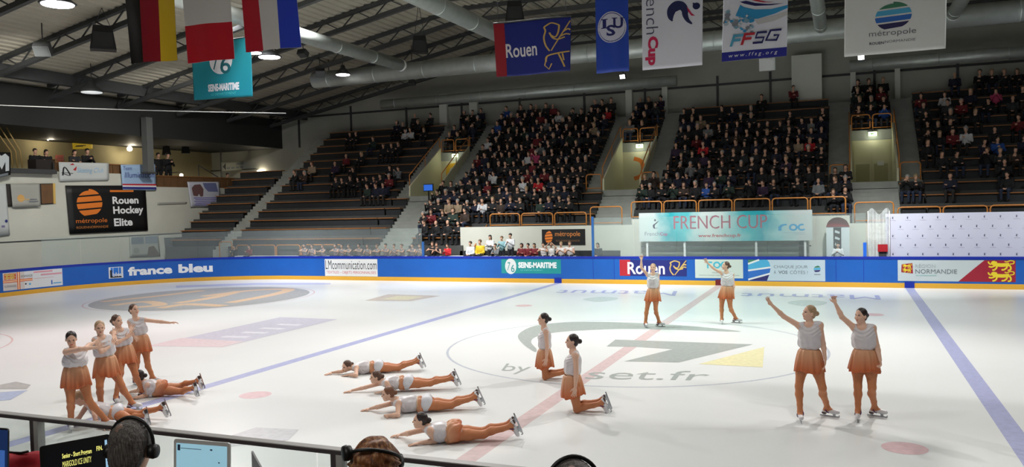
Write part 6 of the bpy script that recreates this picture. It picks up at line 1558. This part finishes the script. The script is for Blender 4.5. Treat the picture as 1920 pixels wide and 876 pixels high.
behind(880, 455, PROTO[0], 'person in white jacket seated left of the orange hand rail', HAIRC[1], M_COAT['white jacket'])
behind(898, 452, PROTO[0], 'person in yellow jacket seated behind the boards', HAIRC[2], mat('cloth_yellow', (214, 178, 30), 0.7))
behind(919, 441, P_STANDX, 'standing woman with long black hair and white vest', HAIRC[0], M_COAT['white jacket'], seated=False)
behind(930, 460, PROTO[2], 'seated person in white and black jacket in front of the standing woman', HAIRC[0], M_COAT['grey sweater'])
behind(941, 446, P_STANDC, 'shorter standing person in pale teal top left of the tall man', HAIRC[2], mat('cloth_teal_pale', (130, 170, 176), 0.7), seated=False)
behind(957, 438, P_STANDC, 'tall standing man in white shirt behind the boards', HAIRC[0], M_COAT['white jacket'], seated=False)
for i, x in enumerate((976, 988.5, 1000)): behind(x, 459+(1 if i != 1 else 0), (P_HOOD, PROTO[0], PROTO[3])[i], 'person in dark red jacket behind the boards, %s of the three in a row' % NUM[i], HAIRC[0], M_COAT['dark red coat'])
for i, x in enumerate((1018, 1032.5, 1051.5, 1067.5)): behind(x, 457-(i > 1)-(i > 2), (P_REACH, P_UP, P_CLAPB, P_CLAPB)[i], 'clapping skater in white top below the black ball sign, %s from the left' % NUM[i], HAIRC[(0, 2, 3, 2)[i]], M_WTOP, 'white team behind the boards', rz=.1)
behind(1120, 461, PROTO[5], 'dark haired person sitting right of the blue glass post below the middle entrance', HAIRC[0], M_COAT['charcoal coat'], floor=.70)
behind(1571, 456, P_STANDC, 'person in white standing in front of the display stand with the red dome', HAIRC[0], M_COAT['white jacket'], Y=35.45, floor=.32, seated=False)
# ------------------------------------------------------------------ people on the balcony
def balcony(px, py, me, label, coat, X=XW-0.95, floor=5.13, rz=1.3, h=1.72, seated=False):
    p = at_x(px, py, X); o = place(me, (X, p.y, floor), label, None, HAIRC[0], M_COAT[coat], M_TROU[3], rz, min(1.25, max(.75, (p.z-floor)/h))); return o
balcony(65, 279, P_STAND, 'dark figure standing on the balcony left of the counter', 'black coat')
balcony(86, 281, P_STANDX, 'dark figure leaning on the balcony counter', 'black jacket')
balcony(139, 281, P_STANDX, 'person in dark striped top standing behind the white script banner', 'charcoal coat')
balcony(163, 279, P_STANDC, 'person in black raising hands behind the white script banner', 'black coat')
balcony(296, 287, P_STAND, 'dark figure by the grey column on the balcony, left of a pair', 'black coat')
balcony(314, 286, P_STANDC, 'dark figure right of the column on the balcony, facing another', 'black jacket')
balcony(426, 325, P_STAND, 'person seated in shadow at the right end of the balcony', 'charcoal coat', floor=4.4)
# ================================================================== JUDGES' STAND IN THE FOREGROUND
PZ = 1.05; TZ = 1.76
wall('floor_platform', (-14, -2.5, 0), (9, 4.12, PZ), M_CONC)
tb = empty('table', (-3, 3.5, PZ), 'long white judges table behind the front rail', 'table')
M_TABLE = mat('table_white', (206, 206, 204), 0.5)
mb = MB(); mb.box((-9, 3.12, TZ-0.04), (3, 3.95, TZ), M_TABLE); mb.build('table_top', tb)
for x in (-8.8, -5.9, -3.0, -0.1, 2.8):
    for y in (3.2, 3.86): mb = MB(); mb.box((x-0.03, y-0.03, PZ), (x+0.03, y+0.03, TZ-0.04), M_STEEL); mb.build('leg', tb)
# laptops: screen corners from the picture at a given height, standing on the table
def laptop(label, tl, tr, zt, hgt, shell, screen, draw, tilt=0.06, kb=0.24, bezel=0.018, cat='laptop'):
    A, B = at_z(*tl, zt), at_z(*tr, zt); w = (B-A).length; x = (B-A).normalized(); n = Vector((x.y, -x.x, 0))
    if n.dot(CAM-A) < 0: n = -n
    up = (UP*math.sqrt(1-tilt*tilt)-n*tilt).normalized(); base = (A+B)/2-up*hgt; dz = TZ+0.02-base.z
    hgt = hgt-dz/up.z; base = (A+B)/2-up*hgt; nn = x.cross(up); nn = nn if nn.dot(CAM-A) > 0 else -nn
    e = empty('laptop', base, label, cat)
    f = lambda u, v, l: tuple(base+x*(u-.5)*w+up*v*hgt+nn*l)
    mb = MB(); r = 0.014/w; rh = 0.014/hgt
    out = [(r, 0), (1-r, 0), (1, rh), (1, 1-rh), (1-r*.3, 1-rh*.3), (1-r, 1), (r, 1), (r*.3, 1-rh*.3), (0, 1-rh), (0, rh)]
    mb.prism(out, -0.010, 0.0, shell, f); mb.build('lid', e)
    a = Art(); bx, by_ = bezel/w, bezel/hgt; a.rect(bx, by_, 1-bx, 1-by_*1.2, screen); draw(a); a.build('screen', f, e, lift=0.0006, dl=0.0004)
    mb = MB(); g = lambda u, v, l: tuple(base+x*(u-.5)*w+n*(0.004+v*kb)+UP*(l-0.012)); mb.prism([(r, 0), (1-r, 0), (1, 0.05), (1, 0.95), (1-r, 1), (r, 1), (0, .95), (0, .05)], -0.006, 0.008, shell, g); mb.build('keyboard_base', e)
    mb = MB()
    for j in range(5):
        for i in range(13): mb.prism([(.05+.07*i, .1+.1*j), (.11+.07*i, .1+.1*j), (.11+.07*i, .185+.1*j), (.05+.07*i, .185+.1*j)], 0.008, 0.010, M_BLACK, g)
    mb.build('keys', e)
    return e
def scr(name, c, e): return mat(name, c, 0.35, emit=e)
K_SY = scr('screen_yellow', (226, 222, 120), 0.9)
def score(a):
    a.text('Senior - Short Program', .30, .765, .72, .85, K_SY, bold=.02); a.text('MARIGOLD ICE UNITY', .30, .665, .71, .745, K_SY); a.text('FIN.', .79, .80, .88, .865, K_SY, bold=.02); a.text('8.', .12, .60, .15, .67, K_SY, bold=.02); a.rect(.915, .47, .95, .93, scr('screen_strip', (150, 190, 220), .7))
laptop('black laptop with yellow text on a dark screen, left of the grey haired man', (74, 838), (206, 814), 2.2, 0.30, M_BLACK, scr('screen_black', (9, 10, 13), 0.6), score)
def doc(a):
    k = ink(60, 90, 110); a.rect(.07, .85, .12, .93, scr('screen_dark', (30, 44, 60), .5)); a.rect(.13, .88, .5, .888, k); a.rect(.69, .52, .97, .533, k); a.rect(.05, .42, .95, .424, k); a.rect(.8, .72, .83, .735, k); a.rect(.8, .63, .83, .645, k); a.rect(.66, .88, .7, .9, k)
laptop('silver laptop with pale blue document screen beside the grey haired man', (326, 823), (431, 831), 2.2, 0.30, mat('laptop_silver', (204, 204, 204), 0.4), scr('screen_paleblue', (146, 190, 208), 0.62), doc)
def mp(a):
    a.rect(.0, .0, 1, .98, scr('screen_navy', (24, 46, 90), 0.5)); a.rect(.8, .18, .955, .5, scr('screen_teal', (60, 140, 150), .6)); a.rect(.84, .5, .955, .72, scr('screen_blue2', (60, 100, 170), .6)); a.rect(.8, .06, .955, .18, scr('screen_olive', (130, 150, 90), .6))
laptop('black laptop with blue and green screen cut off at the left edge', (-95, 797), (15, 804), 2.24, 0.34, M_BLACK, scr('screen_navy', (24, 46, 90), 0.5), mp)
# laptop seen nearly edge-on
A_ = at_z(473, 846, 2.16); B_ = at_z(440, 852, 2.16)
e = empty('laptop', (A_.x, A_.y, TZ), 'grey laptop lid seen almost edge-on right of the silver laptop', 'laptop')
v = View((A_.x, A_.y, TZ)); up = Vector((0, 0, 1)); side = (v.n*0.97+v.r*0.24).normalized()
mb = MB(); t_ = side.cross(UP).normalized()
P_ = [A_, A_+UP*0.0+side*0.26]; q = [Vector((A_.x, A_.y, TZ+.01)), A_, A_+side*0.24-UP*0.06, Vector((A_.x, A_.y, TZ+.01))+side*0.24]
mb.add([p+t_*0.005 for p in q]+[p-t_*0.005 for p in q], [(0, 1, 2, 3), (7, 6, 5, 4), (0, 4, 5, 1), (1, 5, 6, 2), (2, 6, 7, 3), (3, 7, 4, 0)], mat('laptop_grey', (110, 110, 112), 0.4, 0.4)); mb.build('lid', e)
mb = MB(); mb.obox(Vector((A_.x, A_.y, TZ+.008))+side*0.12-v.r*0.10, side*0.12, v.r*0.10, UP*0.007, mat('laptop_grey', (110, 110, 112), 0.4, 0.4)); mb.build('keyboard_base', e)
# red cloth bag with a dark strap on the table at the far left
p = at_z(40, 868, 1.95); v = View((p.x, p.y, TZ))
Bd = Body(); Bd.ell(p+v.r*-0.10, (v.r, v.n, UP), (0.17, 0.08, 0.07), 0, 0.03); Bd.cone(p-UP*0.13-v.r*.12, p-UP*0.13+v.r*.04, 0.055, 0.055, 0, 0.04); Bd.ell(p+v.r*0.05, (v.r, v.n, UP), (0.10, 0.08, 0.062), 0, 0.03)
pn = np.array(p); o = Bd.build('bag', 0.012, [mat('red_cloth', (176, 12, 34), 0.75, bump=.2, bscale=20)], None, None, lambda q: 0.006*np.sin(40*(q-pn)[:, 0]+25*(q-pn)[:, 2])); tag(o, 'red cloth bag on the judges table between the two black laptops', 'bag'); recenter(o)
mb = MB(); mb.tube([p+v.r*(-.2+.04*i)+UP*(0.075+0.012*math.sin(i))+v.n*0.03*math.cos(i) for i in range(7)], 0.008, M_BLACK, 6); s_ = mb.build('strap', o); 
def wire(pts, label, z=TZ+0.006):
    mb = MB(); mb.tube([at_z(x, y, z) for x, y in spline(pts, 6)], 0.004, M_BLACK, 6); return mb.build('cable', None, label, 'cable')
#wire([(296, 869), (304, 873), (314, 874), (322, 872)], 'short dark cable on the white table beside the silver laptop')

# ---- three people seated at the table, seen from behind
M_GHAIR = bpy.data.materials.new('hair_grey'); M_GHAIR.use_nodes = True
def hair_nodes(m, cols, scale, stretch):
    nt = m.node_tree; b = nt.nodes['Principled BSDF']; b.inputs['Roughness'].default_value = 0.55
    tc = nt.nodes.new('ShaderNodeTexCoord'); mp_ = nt.nodes.new('ShaderNodeMapping'); mp_.inputs['Scale'].default_value = stretch; nt.links.new(tc.outputs['Object'], mp_.inputs[0])
    n = nt.nodes.new('ShaderNodeTexNoise'); n.inputs['Scale'].default_value = scale; n.inputs['Detail'].default_value = 5; nt.links.new(mp_.outputs[0], n.inputs[0])
    r = nt.nodes.new('ShaderNodeValToRGB'); nt.links.new(n.outputs['Fac'], r.inputs[0]); el = r.color_ramp.elements
    while len(el) < len(cols): el.new(.5)
    for q, (t, c) in zip(el, cols): q.position = t; q.color = rgb(*c)
    nt.links.new(r.outputs[0], b.inputs['Base Color'])
    bp = nt.nodes.new('ShaderNodeBump'); bp.inputs['Strength'].default_value = .6; bp.inputs['Distance'].default_value = .01; nt.links.new(n.outputs['Fac'], bp.inputs['Height']); nt.links.new(bp.outputs['Normal'], b.inputs['Normal'])
hair_nodes(M_GHAIR, ((.3, (52, 47, 45)), (.5, (84, 78, 75)), (.7, (122, 116, 112))), 40, (4, 4, .7))
M_RHAIR = bpy.data.materials.new('hair_copper'); M_RHAIR.use_nodes = True
hair_nodes(M_RHAIR, ((.3, (70, 36, 18)), (.5, (136, 82, 46)), (.68, (196, 150, 104))), 26, (2.4, 2.4, .7))
M_JACKET = mat('jacket_black', (20, 20, 24), 0.75, bump=.15, bscale=25); M_PAD = mat('headset_black', (16, 16, 17), 0.45)
def judge(label, px, top, Y, face, k, hairm, hair_style, jacket, headset):
    c = at_y(px, top, Y); rt = Vector((c.x, c.y, PZ)); v = View(rt); c = c-UP*0.125*k
    e = empty('person', rt, label, 'person'); f0 = v.dir(*face); B = Body()
    r, f, u = head_prims(B, c, f0, UP, k, 0); away = -v.n
    neck = c-UP*0.20*k-f*0.03; sm = neck-UP*0.07; lat = v.r
    B.cone(neck-UP*0.03, c-UP*0.06-f*0.03, 0.062*k, 0.056*k, 0, 0.03)
    for s_ in (-1, 1):     # hands lie on the table
        sh = sm+lat*0.19*s_; wr = Vector((sh.x, sh.y, TZ+0.045))+away*0.40-lat*0.06*s_; el = sh.lerp(wr, .5)-UP*0.10+lat*0.05*s_
        add_hand(B, wr, away-UP*0.1, Vector((0, 0, -1)), 1.05, 0, 0.3, s_)
        B.cone(el.lerp(wr, .6), wr, 0.036, 0.028, 0, 0.02)
    B.build('body', 0.007, [M_SKIN, M_SKIN, M_EYE, M_LIP], e, face_paint(c, r, f, u, k, 2, 3))
    J = Body(); J.ell(sm-UP*0.17, (lat, away, UP), (0.20, 0.135, 0.24), 0, 0.05); J.ell(sm-UP*0.42, (lat, away, UP), (0.18, 0.14, 0.2), 0, 0.05); J.cone(neck-UP*0.035-f*0.01, neck-UP*0.0-f*0.01, 0.085, 0.072, 0, 0.03)
    for s_ in (-1, 1):
        sh = sm+lat*0.19*s_; wr = Vector((sh.x, sh.y, TZ+0.045))+away*0.40-lat*0.06*s_; el = sh.lerp(wr, .5)-UP*0.10+lat*0.05*s_
        J.cone(neck-UP*0.04, sh, 0.07, 0.075, 0, 0.05); J.cone(sh, el, 0.066, 0.054, 0, 0.03); J.cone(el, el.lerp(wr, .85), 0.054, 0.042, 0, 0.03)
    hip = Vector((sm.x, sm.y, PZ+0.55)); J.ell(hip, (lat, away, UP), (0.19, 0.15, 0.12), 0, 0.05)
    J.build('jacket', 0.014, [jacket], e)
    T = Body()
    for s_ in (-1, 1):
        h_ = hip+lat*0.1*s_; kn = h_+away*0.42-UP*0.02; ft = Vector((kn.x, kn.y, PZ+0.08)); T.cone(h_, kn, 0.09, 0.066, 0, 0.03); T.cone(kn, ft, 0.064, 0.048, 0, 0.03); T.cone(ft-UP*0.03, ft+away*0.15-UP*0.04, 0.046, 0.038, 0, 0.02)
    T.build('trousers', 0.016, [M_TROU[0]], e)
    ax = (r, f, u); P = lambda a, b, z: c+(r*a+f*b+u*z)*k; H = Body(); cn = np.array(c); rn, fn, un = (np.array(q) for q in (r, f, u))
    if hair_style == 'short':
        H.ell(P(0, -0.016, 0.036), ax, (0.081*k, 0.099*k, 0.092*k), 0, 0.01); H.ell(P(0, -0.055, -0.03), ax, (0.072*k, 0.058*k, 0.075*k), 0, 0.03)
        H.cut(P(0, 0.105, -0.03), ax, (0.11*k, 0.075*k, 0.12*k), 0.012); H.cut(P(0, 0.02, -0.115), ax, (0.13*k, 0.10*k, 0.07*k), 0.012)
        w_ = lambda p: 0.0014*np.sin(160*((p-cn)@rn)+30*np.sin(20*((p-cn)@un)))+0.001*np.sin(210*((p-cn)@fn)+60*((p-cn)@un))
    else:
        H.ell(P(0, -0.02, 0.035), ax, (0.092*k, 0.108*k, 0.10*k), 0, 0.01); H.ell(P(0, -0.06, -0.05), ax, (0.088*k, 0.07*k, 0.10*k), 0, 0.03)
        for s_ in (-1, 1): H.ell(P(0.07*s_, -0.01, -0.02), ax, (0.03*k, 0.06*k, 0.09*k), 0, 0.03)
        H.cut(P(0, 0.115, -0.02), ax, (0.075*k, 0.08*k, 0.105*k), 0.012)
        w_ = lambda p: 0.007*np.sin(75*((p-cn)@rn)+14*np.sin(14*((p-cn)@un)))*np.clip(1-((p-cn)@un-.02)/.1, .3, 1)+0.004*np.sin(95*((p-cn)@fn)+50*((p-cn)@un))
    H.build('hair', 0.005, [hairm], e, None, w_)
    if hair_style == 'short':     # thinning crown: a patch of scalp
        S_ = Body(); S_.ell(P(-0.012, -0.062, 0.073), ax, (0.030*k, 0.036*k, 0.0435*k), 0, 0.01); S_.build('bald_patch', 0.006, [mat('scalp', (128, 102, 90), 0.5, noise=.2, nscale=60)], e)
    # headset: band over the head, padded ear cups, thin microphone arm
    hs = empty('headset', c, None, None); hs.parent = e; hs.matrix_parent_inverse = parent_world(e).inverted()
    bd, cups, mic = headset(P, k)
    hb = MB(); hb.tube(bd, 0.0075*k, M_PAD, 8); hb.build('head_band', hs)
    for cc in cups: mb = MB(); mb.lathe([(0.012*k, -0.018*k), (0.030*k, -0.016*k), (0.033*k, 0.0), (0.028*k, 0.016*k), (0.01*k, 0.018*k)], M_PAD, cc, 20, r); mb.build('ear_cup', hs)
    if mic: mb = MB(); mb.tube(mic, 0.004*k, M_PAD, 6); mb.lathe([(0.002, -.012), (0.011, -.008), (0.013, 0), (0.011, .008), (0.002, .012)], M_PAD, mic[-1], 12); mb.build('microphone', hs)
    # chair under the sitter
    ch = empty('chair', Vector((hip.x, hip.y, PZ)), 'dark chair under the person: '+label.split(',')[0][:60], 'chair')
    mb = MB(); mb.obox(hip-UP*0.14, lat*0.22, away*0.21, UP*0.02, M_BLACK); mb.build('seat', ch)
    mb = MB(); mb.obox(hip-away*0.21+UP*0.16, lat*0.2, away*0.015, UP*0.16, M_BLACK); mb.obox(hip-away*0.21-UP*0.06, lat*0.02, away*0.015, UP*0.1, M_STEEL); mb.build('backrest', ch)
    for sx in (-1, 1):
        for sy in (-1, 1): q = hip+lat*0.19*sx+away*0.18*sy; mb = MB(); mb.tube([Vector((q.x, q.y, PZ)), Vector((q.x, q.y, hip.z-0.16))], 0.014, M_STEEL, 8); mb.build('leg', ch)
    return e
def over_head(P, k):
    th = np.linspace(-1.75, 1.75, 25); return [P(0.097*math.sin(t), -0.005-0.01*math.cos(t), 0.024+0.112*math.cos(t)) for t in th], [P(0.098, -0.005, -0.012), P(-0.098, -0.005, -0.012)], [P(-.1, .0, -.02), P(-.1, .07, -.07), P(-.05, .115, -.085)]
def behind_head(P, k):
    th = np.linspace(-1.62, 1.62, 25); return [P(0.108*math.sin(t), -0.03-0.088*math.cos(t), 0.05+0.04*math.cos(t)-0.035*math.sin(t)) for t in th], [P(0.110, -0.0, 0.012), P(-0.112, -0.01, 0.085)], [P(.11, .0, .0), P(.11, .07, -.05), P(.06, .115, -.07)]
judge('grey haired man with black headphones sitting in the foreground, thinning crown', 246, 787, 2.9, (0.5, -0.86, -0.08), 1.12, M_GHAIR, 'short', M_JACKET, over_head)
judge('person with short copper hair and black headset in the foreground', 699, 823, 2.9, (-0.35, -0.95, -0.1), 1.02, M_RHAIR, 'layered', M_JACKET, behind_head)
judge('dark grey haired person with headset, only the head top at the bottom edge', 1073, 862, 2.9, (-0.2, -1, -0.1), 1.1, M_GHAIR, 'short', M_JACKET, over_head)
